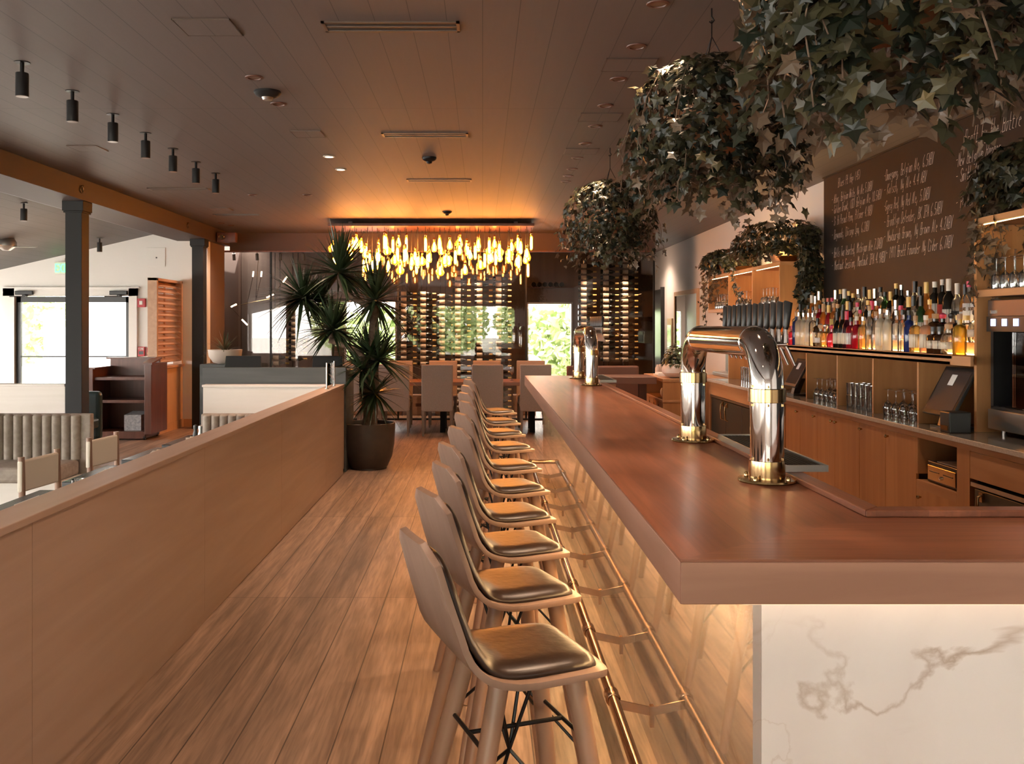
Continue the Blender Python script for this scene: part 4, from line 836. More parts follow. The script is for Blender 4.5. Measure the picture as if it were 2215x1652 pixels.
# ---------------------------------------------------------------- ivy
LEAF = [(0, .04), (.36, -.14), (.36, .16), (.60, .36), (.27, .50), (0, .98), (-.27, .50), (-.60, .36), (-.36, .16), (-.36, -.14)]
def leaf(mb, p, n, tip, s):
    n = n.normalized(); t = (tip - n * tip.dot(n))
    if t.length < .05: t = n.orthogonal()
    t.normalize(); u = t.cross(n); k = len(mb.v)
    mb.v.append(tuple(p + t * .26 * s + n * .05 * s))
    for (a, b) in LEAF: mb.v.append(tuple(p + u * a * s + t * b * s - n * (.10 * abs(a) * 1.6 + .14 * max(0, b - .4)) * s))
    for i in range(10): mb.f.append((k, k + 1 + i, k + 1 + (i + 1) % 10)); mb.mi.append(0)
def ivy(c, rx, rz, nstr, size, lab, name='hanging_ivy_basket', hang=(.25, .62), sector=None, nfill=350, step=.045, loc=None, root=None, rmin=.45, xmax=9):
    t = root or thing(name, lab, 'hanging plant', loc or c); R = random.Random(int(c[1] * 100)); mb = MB(); sm = MB(); c = Vector(c)
    for s_ in range(nstr):
        az = R.uniform(*(sector or (0, 2 * pi))); L = R.uniform(*hang); r0 = rx * R.uniform(.15, .6); r1 = rx * R.uniform(rmin, 1.0)
        o = Vector((cos(az), sin(az), 0)); P = []
        n = int(L / step) + 8
        for i in range(n):
            q = i / (n - 1); rr = r0 + (r1 - r0) * min(1, q * 2.2) ** .8
            z = rz * (.85 * sin(min(1, q * 2.0) * pi * .5) if q < .5 else .85 - (q - .5) * 2) if False else rz * .55 * sin(min(q * 2.5, 1) * pi) - max(0, q - .25) * L * 1.3
            az += R.uniform(-.06, .06)
            P.append(c + Vector((cos(az), sin(az), 0)) * (rr + R.uniform(-.02, .02)) + Vector((0, 0, z))); P[-1].x = min(P[-1].x, xmax)
        if s_ % 3 == 0: sm.tube(P[::2] if len(P) > 6 else P, .0025, 5, caps=False)
        for p in P:
            p = p + Vector((R.uniform(-1, 1), R.uniform(-1, 1), R.uniform(-1, 1))) * .03; out = (p - c); out.z *= .4; out.normalize()
            nn = out * .7 + Vector((0, 0, .55)) + Vector((R.gauss(0, 1), R.gauss(0, 1), R.gauss(0, 1))) * .38
            p.x = min(p.x, xmax)
            leaf(mb, p, nn, Vector((R.gauss(0, .5), R.gauss(0, .5), -1)) + out * .4, size * R.uniform(.55, 1.15))
    for i in range(nfill):
        d = Vector((R.gauss(0, 1), R.gauss(0, 1), (abs(R.gauss(0, 1)) * .8 - .2) if root else R.gauss(0, 1))).normalized(); p = c + Vector((d.x * rx * .85, d.y * rx * .85, d.z * rz * .8)); p.x = min(p.x, xmax)
        if sector and not (sector[0] <= math.atan2(d.y, d.x) % (2 * pi) <= sector[1]): continue
        leaf(mb, p, d + Vector((R.gauss(0, 1), R.gauss(0, 1), R.gauss(0, 1))) * .35, Vector((d.x, d.y, -.8)), size * R.uniform(.6, 1.2))
    mb.build('foliage', mt['ivy'], t); sm.build('stems', mt['bark'], t); return t
for (x, y, z, n, lab, s_) in ((1.17, 2.72, 2.60, 95, 'nearest hanging ivy basket with large leaves at the top right', .066), (1.14, 4.6, 2.62, 120, 'middle hanging ivy basket above the near beer tower', .056), (1.13, 8.2, 2.58, 110, 'farthest hanging ivy basket in front of the glass wall', .052)):
    t = ivy((x, y, z), .47, .40, n, s_, lab, loc=(x, y, z), hang=(.2, .48), nfill=700)
    MB().lathe([(.0, -.16), (.12, -.15), (.2, -.06), (.22, .04), (.205, .04), (.18, -.05), (0, -.13)], 24, (x, y, z)).build('basket', mt['basket'], t, smooth=True)
    MB().lathe([(.2, .02), (0, .05)], 16, (x, y, z)).build('soil', mt['soil'], t)
    hk = MB()
    for a in range(3): q = a * 2 * pi / 3; hk.tube([(x + .2 * cos(q), y + .2 * sin(q), z + .04), (x, y, z + .42)], .0025, 5)
    hk.tube([(x, y, z + .42), (x, y, 3.12)], .003, 6); hk.tube([(x, y, 3.18), (x, y, 3.14), (x + .012, y, 3.12), (x, y, 3.105), (x - .012, y, 3.115)], .004, 6)
    hk.build('chain', mt['blackm'], t)
def box_ivy(c, rx, rz, n, lab, hang, size=.07, long_=None):
    t = thing('ivy_planter', lab, 'potted plant', (c[0], c[1], 2.297), 0, 'ivy planters on the shelf units')
    MB().lathe([(.08, 0), (.10, .01), (.14, .14), (.13, .14), (.09, .03), (0, .03)], 20, (c[0], c[1], 2.297)).build('pot', mt['basket'], t, smooth=True)
    ivy(c, rx, rz, n, size, lab, hang=hang, root=t, nfill=420, xmax=3.62)
    if long_: ivy(long_[3] if len(long_) > 3 else c, long_[4] if len(long_) > 4 else rx, rz, long_[0], size, lab, hang=long_[1], root=t, nfill=0, xmax=3.62, sector=long_[2], rmin=.8)
    return t
box_ivy((3.36, 12.6, 2.46), .44, .24, 55, 'ivy planter at the far end of the lit shelf unit', (.02, .16), .062, (22, (.3, .75), (.7, 2.4)))
box_ivy((3.38, 10.45, 2.52), .62, .36, 110, 'large ivy planter at the near end of the far shelf unit', (.02, .16), .064, (55, (.3, .95), (4.0, 6.0), (3.52, 10.1, 2.45), .24))
box_ivy((3.40, 5.62, 2.48), .44, .34, 85, 'ivy planter on top of the right shelf unit', (.02, .16), .07, (40, (.3, .8), (1.2, 2.2)))
def strand(pts, size, lab):
    mb = MB(); R = random.Random(5); sm = MB(); sm.tube(pts, .003, 5); P = [Vector(p) for p in pts]; d = 0
    for a, b in zip(P, P[1:]):
        for k in range(int((b - a).length / .03)):
            p = a.lerp(b, k * .03 / (b - a).length) + Vector((R.uniform(-.03, .01), R.uniform(-.05, .05), R.uniform(-.02, .02)))
            leaf(mb, p, Vector((-1, -.4, .4)) + Vector((R.gauss(0, .4), R.gauss(0, .4), R.gauss(0, .4))), Vector((R.gauss(0, .5), R.gauss(0, .5), -1)), size * R.uniform(.6, 1.15))
    t = thing('ivy_strand', lab, 'ivy strand', pts[0]); mb.build('foliage', mt['ivy'], t); sm.build('stem', mt['bark'], t)
strand([(3.14, 11.6, 2.33), (3.13, 11.45, 2.15), (3.14, 11.2, 1.95), (3.14, 10.9, 1.78), (3.15, 10.65, 1.72)], .075, 'ivy strand trailing across the front of the lit far shelf unit')
strand([(3.2, 13.15, 2.3), (3.18, 13.2, 2.0), (3.18, 13.18, 1.7), (3.2, 13.15, 1.45)], .06, 'ivy strand hanging down the far end of the shelf unit')
strand([(3.45, 9.85, 2.4), (3.4, 9.8, 2.1), (3.42, 9.78, 1.85), (3.4, 9.8, 1.7)], .09, 'ivy strand hanging over the near end panel of the far unit')
strand([(3.3, 6.08, 2.4), (3.28, 6.12, 2.15), (3.3, 6.1, 1.9), (3.3, 6.12, 1.75)], .07, 'ivy strand hanging down left of the right shelf unit')

# ---------------------------------------------------------------- back bar
bb = thing('back_bar_cabinet', 'long oak back bar base cabinet with round brass knobs', 'cabinet', (3.3, 7.5, 0))
FX = 2.95
MB().box(2.99, 3.70, 2.4, 2.42, 0, .884).box(2.99, 3.70, 12.0, 12.06, 0, .884).box(3.68, 3.70, 2.4, 12, 0, .884).box(2.99, 3.68, 2.4, 12, .08, .10).box(3.0, 3.02, 2.4, 12, 0, .08).build('carcass', mt['cab'], bb)
MB().box(FX, 3.0, 2.4, 12.06, .845, .884).box(FX, 3.0, 9.05, 12.06, .72, .845).build('top_rail', mt['caby'], bb)
for q in ((5.60, 5.75, .845, 3.0, .08), (9.02, 9.1, .72, 3.0, .08), (11.98, 12.06, .72, 3.0, .08), (6.27, 6.29, .845, 3.4, .6)): MB().box(FX, q[3], q[0], q[1], q[4], q[2]).build('post', mt['cab'], bb)
def knob(y, z, par):
    MB().lathe([(.007, .012), (.006, -.002), (.009, -.012), (.0135, -.02), (.011, -.029), (0, -.032)], 16, (FX - .001, y, z), 'x').build('knob', mt['brass'], par, smooth=True)
for (a, b, k) in ((9.0, 8.59, 8.65), (8.59, 8.14, 8.2), (8.14, 7.745, 7.79), (7.745, 7.24, 7.70), (7.24, 6.77, 7.19), (6.77, 6.29, 6.72)):
    d = MB().box(FX, FX + .02, a - .0025, b + .0025, .10, .842).build('door', mt['cab'], bb, bevel=.0015); knob(k, .80, d)
d = MB().box(FX, FX + .02, 6.287, 5.752, .10, .50).build('door', mt['cab'], bb); knob(6.22, .45, d)
MB().box(FX, 3.6, 6.287, 5.752, .5, .56).build('shelf', mt['caby'], bb)
MB().box(FX, FX + .02, 5.597, 2.4, .68, .842).build('drawer_front', mt['caby'], bb, bevel=.002)
cs = thing('cash_drawer', 'black and bronze cash drawer in the open cabinet bay', 'cash drawer', (3.2, 6.0, .56))
MB().box(2.985, 3.35, 6.2, 5.80, .565, .70).build('housing', mt['black'], cs, bevel=.004); MB().box(2.975, 2.985, 6.18, 5.82, .58, .675).build('front_plate', mt['brass'], cs, bevel=.002)
MB().box(2.972, 2.976, 6.15, 6.03, .635, .641).box(2.972, 2.976, 5.97, 5.85, .635, .641).build('slot', mt['black'], cs); MB().lathe([(.012, 0), (.012, -.01), (0, -.012)], 14, (2.975, 6.0, .61), 'x').build('lock', mt['chrome'], cs)
pp2 = MB().box(3.0, 3.25, 6.1, 5.83, .702, .708); tag(pp2.build('papers', mt['paper'], None), 'loose white papers lying on the cash drawer', 'paper')
def fridge(y0, y1, nd, lab, z1=.66):
    t = thing('bottle_cooler', lab, 'fridge', (3.2, (y0 + y1) / 2, .1), 0, 'black under counter coolers')
    MB().box(2.99, 3.6, y0 + .01, y1 - .01, .105, z1).build('body', mt['black'], t); w_ = (y1 - y0 - .06) / nd
    for k in range(nd):
        a = y0 + .03 + k * w_; d = MB().box(2.955, 2.985, a + .006, a + w_ - .006, .13, z1 - .035).build('door', mt['cooler'], t, bevel=.004)
        hy = a + .1 if k % 2 else a + w_ - .1
        MB().tube([(2.955, hy, z1 - .06), (2.925, hy, z1 - .07), (2.918, hy, z1 - .14), (2.925, hy, z1 - .25), (2.955, hy, z1 - .26)], .009, 10).box(2.94, 2.957, hy - .02, hy + .02, z1 - .10, z1 - .045).build('handle', mt['brass'], d, smooth=True)
    MB().box(2.95, 2.99, y0, y1, z1 - .025, z1).build('top_trim', mt['steel'], t)
mt['cooler'] = M('dark olive black laminate', (.035, .032, .025), .4)
fridge(9.1, 11.98, 4, 'far black under counter cooler with brass handles', .715); fridge(2.5, 5.59, 3, 'near black under counter cooler at the right frame edge')
bc = thing('back_counter', 'speckled dark stone back counter top', 'countertop', (3.3, 7, .886)); MB().box(2.935, 3.715, 2.4, 12.08, .886, .914).build('slab', mt['stone'], bc); MB().box(2.925, 2.935, 2.4, 12.08, .884, .914).build('front_edge', mt['stoneedge'], bc, bevel=.002)
# chalkboard
cbd = thing('chalkboard', 'large wall chalkboard listing beers in white chalk', 'chalkboard', (3.63, 6, 2.3))
MB().box(3.635, 3.70, 1.0, 9.85, .92, 3.165).build('board', mt['chalkb'], cbd)
MB().box(3.62, 3.70, 1.0, 9.85, 3.165, 3.179).build('top_gap_trim', mt['black'], cbd)
for (tx, y, L_, z, h) in (('   Blues Pt Hop (45)', 9.55, .66, 3.02, .085), ('- Athor, Belgian White, Ny Ale 5.0ABV', 9.62, 1.0, 2.87, .085), ('- Golden Draak, (82) Belgian Ale 10.5ABV', 9.62, 1.2, 2.762, .085), ('- Sixth Pecaut Penn, Pilsner 4.9ABV', 9.62, 1.0, 2.64, .09),
        ('- Dogwoods, Chicago Ipa, 6.2ABV', 9.62, .93, 2.50, .09), ('- Bells Two Hearted, Michigan Ale 7.0ABV', 9.62, 1.22, 2.31, .095), ('- Montauk Session, Montauk IPA 4.9ABV', 9.62, 1.28, 2.18, .095),
        ('-Ommegang, Belgian Ale, 6.5ABV', 8.37, .92, 2.91, .095), ('- Kolsch, Ny Ale 4.4 ABV', 8.37, .8, 2.785, .09), ('-Gypsy Red, Ny Red Ale, 5.0ABV', 8.37, .86, 2.635, .095), ('- Brooklyn Defender, BK IPA 6.5ABV', 8.37, 1.06, 2.494, .095),
        ('- Newburgh Brown, Ny Brown Ale 4.2ABV', 8.37, 1.22, 2.36, .095), ('- 1911 Brett Founder Ny Cider 6.7ABV', 8.33, 1.18, 2.21, .095),
        ('Draft by the Bottle', 6.97, .74, 2.955, .12), ('-New Belgium Ranger', 7.1, .62, 2.82, .10), ('- Smith Ale 5.1', 7.1, .5, 2.70, .095), ('- Porter 6.0ABV', 7.1, .5, 2.50, .09)):
    mb = MB(); write(mb, tx, (3.633, y, z), (0, -1, 0), (0, 0, 1), (-1, 0, 0), L_, h, .0042, .22, .22); mb.build('chalk_writing', mt['chalk'], cbd)
# bottle shelf
bs = thing('bottle_shelf', 'oak back bar shelf with stepped lit tiers and open bays', 'shelf', (3.3, 7.8, 1.35))
y0, y1 = 6.03, 9.9
MB().box(3.05, 3.07, y0 - .25, y1, 1.347, 1.408).box(3.05, 3.63, y0, y1, 1.347, 1.37).build('fascia', mt['caby'], bs, bevel=.002)
MB().box(3.05, 3.63, y0 - .02, y1, 1.385, 1.41).build('shelf_board', mt['caby'], bs, bevel=.002)
MB().box(3.235, 3.63, y0, y1, 1.41, 1.49).box(3.385, 3.63, y0, y1, 1.49, 1.57).build('stepped_tier', mt['cab'], bs)
for x, z in ((3.20, 1.4105), (3.35, 1.4905), (3.48, 1.5705)): MB().box(x, x + .03, y0 + .02, y1 - .02, z, z + .004).build('led_strip', mt['led3'], bs)
for y in (8.74, 7.98, 7.25, 6.5): MB().box(3.06, 3.6, y - .012, y + .012, .915, 1.347).build('divider', mt['cab'], bs)
MB().box(3.6, 3.63, y0, y1, .915, 1.347).build('back_panel', mt['cab'], bs)
# tall units with lit niches
def unit(y0, y1, divs, lab, posts):
    t = thing('display_unit', lab, 'shelf unit', (3.45, (y0 + y1) / 2, 1.8), 0, 'lit glassware units'); X0, X1 = 3.19, 3.715; b = .03
    MB().box(X0, X1, y0, y1, 1.786, 1.786 + .045).box(X0, X1, y0, y1, 2.255, 2.295).build('shelf_panel', mt['caby'], t, bevel=.002)
    for q in (y0, y1 - b): MB().box(X0, X1, q, q + b, 1.831, 2.255).build('end_panel', mt['cab'], t)
    MB().box(X1 - .02, X1, y0 + b, y1 - b, 1.831, 2.255).build('back_panel', mt['cab'], t)
    ed = [y0] + divs + [y1]
    for d in divs: MB().box(X0, X1 - .02, d - .013, d + .013, 1.831, 2.255).build('divider', mt['cab'], t)
    for a, c in zip(ed, ed[1:]):
        MB().box(X1 - .05, X1 - .035, a + .05, c - .05, 2.245, 2.254).build('led_strip', mt['led2'], t); MB().box(X0 + .034, X0 + .04, a + .05, c - .05, 2.2515, 2.2545).build('led_strip', mt['led2'], t)
    for p in posts: MB().box(X0, X1 - .01, p - .015, p + .015, .915, 1.786).build('support_panel', mt['cab'], t)
    return t
u1 = unit(9.92, 13.07, [10.94, 12.0], 'far oak unit of three lit glass niches under ivy', [9.935, 10.97, 12.0])
u2 = unit(2.4, 6.0, [4.2], 'right oak unit with lit wine glass niche above the dispenser', [5.985])
MB().box(3.69, 3.71, 9.95, 12.0, .915, 1.786).build('lower_back_panel', mt['cab'], u1)
MB().box(3.5, 3.52, 11.1, 11.9, 1.77, 1.785).build('led_strip', mt['led2'], u1)
for (x, y, lab) in ((3.36, 10.15, 'brass bowl uplight glowing on the near end of the far unit'), (3.36, 5.25, 'brass bowl uplight glowing on top of the right unit'), (3.36, 11.9, 'brass bowl uplight glowing among the far ivy')):
    t = thing('bowl_uplight', lab, 'lamp', (x, y, 2.3)); MB().lathe([(.05, 0), (.09, .02), (.12, .07), (.115, .07), (.085, .028), (0, .02)], 24, (x, y, 2.297)).build('bowl', mt['brass'], t, smooth=True)
    light('POINT', 'lamp', (0, 0, .09), 5, (1, .6, .25), t, shadow_soft_size=.03)
# wine dispenser
wd = thing('wine_dispenser', 'large steel wine dispenser with blue lit buttons on back counter', 'wine dispenser', (3.4, 4.7, .93)); a0, a1 = 3.4, 5.93
MB().box(3.24, 3.65, a0, a1, 1.66, 1.765).build('header', mt['bronze'], wd, bevel=.004); MB().box(3.232, 3.24, a0, a1, 1.565, 1.66).build('button_panel', mt['black'], wd)
MB().box(3.26, 3.65, a0, a0 + .03, 1.08, 1.66).box(3.26, 3.65, a1 - .03, a1, 1.08, 1.66).box(3.62, 3.65, a0, a1, 1.08, 1.66).box(3.26, 3.65, a0, a1, 1.07, 1.09).build('cabinet_body', mt['black'], wd)
MB().box(3.24, 3.65, a0, a1, .945, 1.07).build('base_panel', mt['steel'], wd, bevel=.004)
MB().box(3.25, 3.256, a0 + .05, a1 - .25, 1.1, 1.56).build('glass_front', mt['glass'], wd)
for k in range(5): MB().box(3.228, 3.233, 5.875 - k * .125, 5.825 - k * .125, 1.60, 1.645).build('lit_button', mt['screen'], wd)
MB().box(3.235, 3.241, 5.52, 5.42, 1.69, 1.75).build('display', mt['screen'], wd); MB().box(3.236, 3.241, 5.9, 5.83, 1.68, 1.70).build('maker_plate', mt['chrome'], wd)
for y in (5.85, 5.3, 4.5, 3.6): MB().cyl((3.3, y, .914), .018, 0, .032, 12).build('foot', mt['chrome'], wd)
# shelf support for dispenser seen as black tray
# bottles ---------------------------------------------------------------
COL = {'clear': ((.95, .95, .93), .10, (.95, .93, .88)), 'frost': ((.9, .88, .8), .85, (.80, .76, .66)), 'amber': ((.95, .55, .2), .4, (.8, .35, .08)), 'gold': ((1, .8, .45), .3, (.9, .65, .25)), 'yellow': ((1, .75, .2), .4, (.9, .6, .1)),
       'peach': ((.95, .7, .5), .6, (.75, .5, .36)), 'blue': ((.1, .2, .6), .75, (.03, .06, .28)), 'pink': ((.9, .3, .4), .5, (.7, .06, .14)), 'red': ((.7, .08, .12), .6, (.5, .03, .06)), 'purple': ((.25, .05, .1), .8, (.08, .015, .03)),
       'dark': ((.05, .04, .03), .9, (.02, .018, .014)), 'brown': ((.25, .12, .05), .8, (.09, .045, .02)), 'green': ((.2, .5, .2), .6, (.04, .12, .05))}
for k, (t_, b_, c_) in COL.items(): mt['b_' + k] = glassy('bottle glass ' + k, t_, b_, .04, c_)
PROF = {0: [(.036, .0), (.037, .004), (.037, .2), (.032, .222), (.014, .24), (.0135, .285)], 1: [(.036, 0), (.037, .004), (.037, .17), (.033, .2), (.015, .235), (.0145, .295)], 2: [(.044, 0), (.046, .004), (.046, .11), (.04, .125), (.02, .135), (.02, .165)],
        3: [(.04, 0), (.042, .004), (.042, .16), (.036, .18), (.015, .195), (.0145, .24)], 4: [(.045, 0), (.05, .02), (.05, .09), (.04, .125), (.017, .14), (.017, .165)], 5: [(.028, 0), (.03, .004), (.03, .22), (.024, .24), (.012, .255), (.012, .31)]}
CAPC = {'cork': M('cork', (.5, .33, .2), .8), 'blackcap': mt['black'], 'redcap': M('pink red cap', (.6, .05, .12), .4), 'whitecap': M('white cap', (.7, .66, .6), .4), 'silver': M('silver cap', (.7, .68, .65), .25, .9), 'goldcap': mt['foily'], 'coral': M('coral cap', (.75, .2, .15), .5)}
LABC = {'cream': mt['label'], 'white': mt['paper'], 'yellow': mt['labely'], 'blacklab': M('black label', (.03, .03, .03), .5), 'redlab': M('red label', (.5, .06, .05), .5), 'none': None}
cache = {}
def bottle(ty, col, cap, lab, pos, label, group, scale=1, rz=0, text=None):
    key = (ty, col, cap, lab, text)
    if key not in cache:
        pr = PROF[ty]; root = MB().lathe(pr, 16).build('bottle', mt['b_' + col], None, smooth=True, world=False)
        r, z = pr[-1]; ch_ = .035 if ty in (0, 1, 5) else .03
        if ty == 4: MB().lathe([(r - .002, z - .01), (r - .002, z), (.024, z + .012), (.024, z + .03), (0, z + .045)], 12).build('stopper', CAPC[cap], root, smooth=True, world=False)
        else: MB().lathe([(r + .0012, z - (.05 if ty == 1 else .012)), (r + .002, z + ch_ * .7), (r * .9, z + ch_ * .75), (0, z + ch_ * .75)], 12).build('cap', CAPC[cap], root, smooth=True, world=False)
        if LABC[lab] is not None:
            rr = max(p[0] for p in pr) + .0006; zt = {0: .17, 1: .13, 2: .09, 3: .13, 4: .08, 5: .17}[ty]; m = MB(); n = 8
            for j in range(n + 1): q = pi + (-.5 + j / n) * pi * 1.15; m.v += [(rr * cos(q), rr * sin(q), .035), (rr * cos(q), rr * sin(q), zt)]
            for j in range(n): m.f.append((2 * j, 2 * j + 2, 2 * j + 3, 2 * j + 1)); m.mi.append(0)
            m.build('label', LABC[lab], root, smooth='all', world=False, solid=.0004)
            if text:
                m = MB(); write(m, text, (-rr - .001, .033, zt - .045), (0, -1, 0), (0, 0, 1), (-1, 0, 0), .066, .018, .0035, 0, 0); m.build('label_text', mt['black'], root, world=False)
        cache[key] = root; o = root
    else: o = copy_tree(cache[key])
    o.location = pos; o.rotation_euler = (0, 0, rz); o.scale = (scale,) * 3
    return tag(o, label, 'bottle', group)
NM = {'clear': 'clear', 'frost': 'frosted white', 'amber': 'amber', 'gold': 'pale gold', 'yellow': 'yellow', 'peach': 'peach coloured', 'blue': 'deep blue', 'pink': 'pink', 'red': 'red', 'purple': 'dark purple', 'dark': 'black', 'brown': 'dark brown', 'green': 'green'}
front = [(3, 'amber'), (2, 'gold'), (3, 'peach'), (2, 'pink'), (0, 'blue'), (0, 'frost'), (0, 'frost'), (0, 'frost'), (0, 'clear'), (3, 'brown'), (4, 'clear'), (4, 'gold'), (4, 'pink'), (1, 'dark'), (1, 'dark'), (1, 'purple'), (3, 'red'), (3, 'red'), (3, 'gold'), (5, 'clear'), (0, 'clear'),
         (0, 'frost'), (0, 'frost'), (0, 'clear'), (0, 'clear'), (0, 'blue'), (3, 'gold'), (3, 'peach'), (2, 'brown'), (2, 'brown'), (4, 'clear'), (3, 'yellow')]
R = random.Random(11); N_ = len(front)
for i, (ty, c) in enumerate(front):
    y = 9.72 - i * (9.72 - 6.09) / (N_ - 1)
    cap = {'frost': 'silver', 'brown': 'blackcap', 'dark': 'blackcap', 'purple': 'redcap', 'pink': 'redcap'}.get(c, R.choice(['silver', 'cork', 'blackcap', 'whitecap'])); lab = 'cream' if c in ('dark', 'brown', 'blue', 'purple') else R.choice(['none', 'cream', 'white', 'none'])
    if c == 'blue': lab = 'none'
    bottle(ty, c, cap, lab, (3.135 + R.uniform(-.01, .01), y, 1.41), f'{NM[c]} spirit bottle, {ordw(i)} from the left in the front row', 'front row of spirit bottles', R.uniform(.98, 1.06))
mid = ['clear', 'green', 'clear', 'gold', 'clear', 'clear', 'red', 'amber', 'red', 'amber', 'dark', 'red', 'clear', 'purple', 'clear', 'amber', 'dark', 'brown', 'amber', 'clear', 'clear', 'brown', 'amber', 'dark', 'clear', 'green', 'amber', 'brown', 'dark', 'peach', 'dark', 'clear', 'clear', 'clear']
for i, c in enumerate(mid):
    y = 9.7 - i * (9.7 - 6.08) / (len(mid) - 1)
    bottle(R.choice([0, 1, 1, 3]) if i < 27 else R.choice([2, 4]), c, R.choice(['cork', 'blackcap', 'blackcap', 'redcap', 'silver', 'goldcap']), R.choice(['cream', 'white', 'none', 'yellow', 'blacklab']), (3.30 + R.uniform(-.012, .012), y, 1.49), f'{NM[c]} spirit bottle, {ordw(i)} from the left in the middle row', 'middle row of spirit bottles', R.uniform(.95, 1.08))
for i in range(34):
    y = 9.7 - i * (9.7 - 6.1) / 33; g = 'back row of spirit bottles'
    if i in (3, 4, 5): bottle(0, 'clear', ['cork', 'coral', 'redcap'][i - 3], 'white', (3.46, y, 1.57), f'clear bottle with bright cap, {ordw(i)} from the left in the back row', g, 1.0)
    elif i in (29, 30, 31, 32):
        k = i - 29; bottle(0, 'clear', ['redcap', 'coral', 'cork', 'blackcap'][k], 'white', (3.44, y, 1.57), f'rum bottle with round mark and {["magenta", "coral", "tan", "black"][k]} cap, back row right end', g, 1.12, text='BACARDÍ'.replace('Í', 'I'))
    else:
        c = R.choice(['dark', 'dark', 'clear', 'green', 'brown', 'amber', 'clear', 'purple', 'dark'])
        bottle(R.choice([1, 1, 0, 5]), c, R.choice(['cork', 'blackcap', 'blackcap', 'silver', 'goldcap', 'whitecap']), R.choice(['cream', 'white', 'blacklab', 'redlab']), (3.46 + R.uniform(-.01, .01), y, 1.57), f'{NM[c]} spirit bottle, {ordw(i)} from the left in the back row', g, R.uniform(1.0, 1.22))
# bottles inside the dispenser
for i in range(4):
    bottle(1, ['clear', 'green', 'dark', 'clear'][i], 'blackcap', 'white', (3.4, 5.62 - i * .14, 1.13), f'wine bottle inside the steel dispenser, {ORD[i]} from the left', 'bottles in the wine dispenser', 1.2)
    tag(MB().lathe([(.05, 0), (.05, .04 + .03 * (i > 0)), (.046, .04 + .03 * (i > 0)), (.046, .005), (0, .005)], 20, (3.34, 5.62 - i * .14, 1.09)).build('steel_cup', mt['steel'], None, smooth=True), f'steel bottle cup in the dispenser, {ORD[i]} from the left', 'cup', 'steel cups in the dispenser')
# glassware -------------------------------------------------------------
wg = stem(.20, .038).build('wine_glass', mt['crystal'], None, smooth=True, world=False); tm = MB().lathe([(.031, 0), (.036, .10), (.0345, .10), (.0295, .006), (0, .006)], 16).build('tumbler', mt['crystal'], None, smooth=True, world=False)
usedp = set()
def put(src, x, y, z, lab, cat, grp, flip=False):
    o = src if src.name not in usedp else src.copy()
    if o is src: usedp.add(src.name)
    else: C.objects.link(o)
    o.location = (x, y, z + (.2 if flip else 0)); o.rotation_euler = (pi if flip else 0, 0, 0); return tag(o, lab, cat, grp)
def gset(src, ys_, xs_, z, where, cat, grp, flip=False, tiers=1, th=.105):
    k = 0
    for q in range(tiers):
        for ix, x in enumerate(xs_):
            for iy, y in enumerate(ys_):
                row = 'front' if ix == 0 else 'back' if ix == len(xs_) - 1 else 'middle'
                lab = f'{ORD[iy]} from left in the {row} row, {where}'
                if tiers > 1: lab = f'{"lower" if q == 0 else "upper"} tumbler {lab}'
                else: lab = f'{"upturned " if flip else ""}{cat} {lab}'
                put(src, x, y, z + q * th, lab, cat, grp, flip)
gset(wg, (8.62, 8.50, 8.38, 8.26, 8.12), (3.12, 3.24), .914, 'left glass bay', 'wine glass', 'glasses in the left bay', True)
gset(tm, (7.84, 7.74, 7.64, 7.54, 7.44, 7.35), (3.12, 3.22), .914, 'middle glass bay', 'tumbler', 'tumblers in the middle bay', False, 2)
gset(wg, (7.12, 6.98, 6.84, 6.70, 6.59), (3.12, 3.24), .914, 'right glass bay', 'wine glass', 'glasses in the right bay', True)
for a, nm in ((12.1, 'far niche'), (11.05, 'middle niche'), (10.0, 'near niche')): gset(wg, (a + .70, a + .58, a + .46, a + .34), (3.25, 3.36), 1.831, nm + ' of the far unit', 'wine glass', 'glasses in the ' + nm, True)
gset(wg, (5.90, 5.80, 5.70, 5.60, 5.50), (3.28, 3.40), 1.831, 'right unit niche', 'wine glass', 'glasses in the right unit niche', True)
fl = MB().lathe([(.026, 0), (.03, .17), (.0285, .17), (.0245, .006), (0, .006)], 14).build('tall_glass', mt['crystal'], None, smooth=True, world=False)
gset(fl, (11.72, 11.62, 11.52, 11.42, 11.32), (3.3, 3.42), .914, 'bay below the niches', 'tall glass', 'tall glasses in the far bay')
# pos terminals
def pos(y, lab, s=1.0):
    t = thing('pos_terminal', lab, 'pos terminal', (3.2, y, .914), 0, 'point of sale terminals')
    q = math.radians(28); m = MB().box(-.012, .012, -.2 * s, .2 * s, 0, .36 * s); m.xf(Matrix.Translation((3.06, y, 1.0)) @ Matrix.Rotation(q, 4, 'Y')); m.build('screen_housing', mt['black'], t, bevel=.005)
    m = MB().box(-.014, -.0125, -.175 * s, .175 * s, .03, .33 * s); m.xf(Matrix.Translation((3.06, y, 1.0)) @ Matrix.Rotation(q, 4, 'Y')); m.build('screen', mt['posscreen'], t)
    m = MB().box(-.0155, -.0142, -.02, .05, .22 * s, .30 * s); m.xf(Matrix.Translation((3.06, y, 1.0)) @ Matrix.Rotation(q, 4, 'Y')); m.build('sticker', mt['paper'], t)
    MB().box(3.06, 3.26, y - .1, y + .1, .914, .93).hull([(3.08, y - .04, .93), (3.14, y - .04, .93), (3.14, y + .04, .93), (3.08, y + .04, .93)], [(3.12, y - .04, 1.08), (3.2, y - .04, 1.08), (3.2, y + .04, 1.08), (3.12, y + .04, 1.08)]).build('stand', mt['black'], t)
mt['posscreen'] = M('dark glossy screen', (.06, .045, .04), .12)
pos(6.22, 'black tilted point of sale terminal left of the wine dispenser'); pos(9.2, 'tilted point of sale terminal behind the near beer tower', .85)
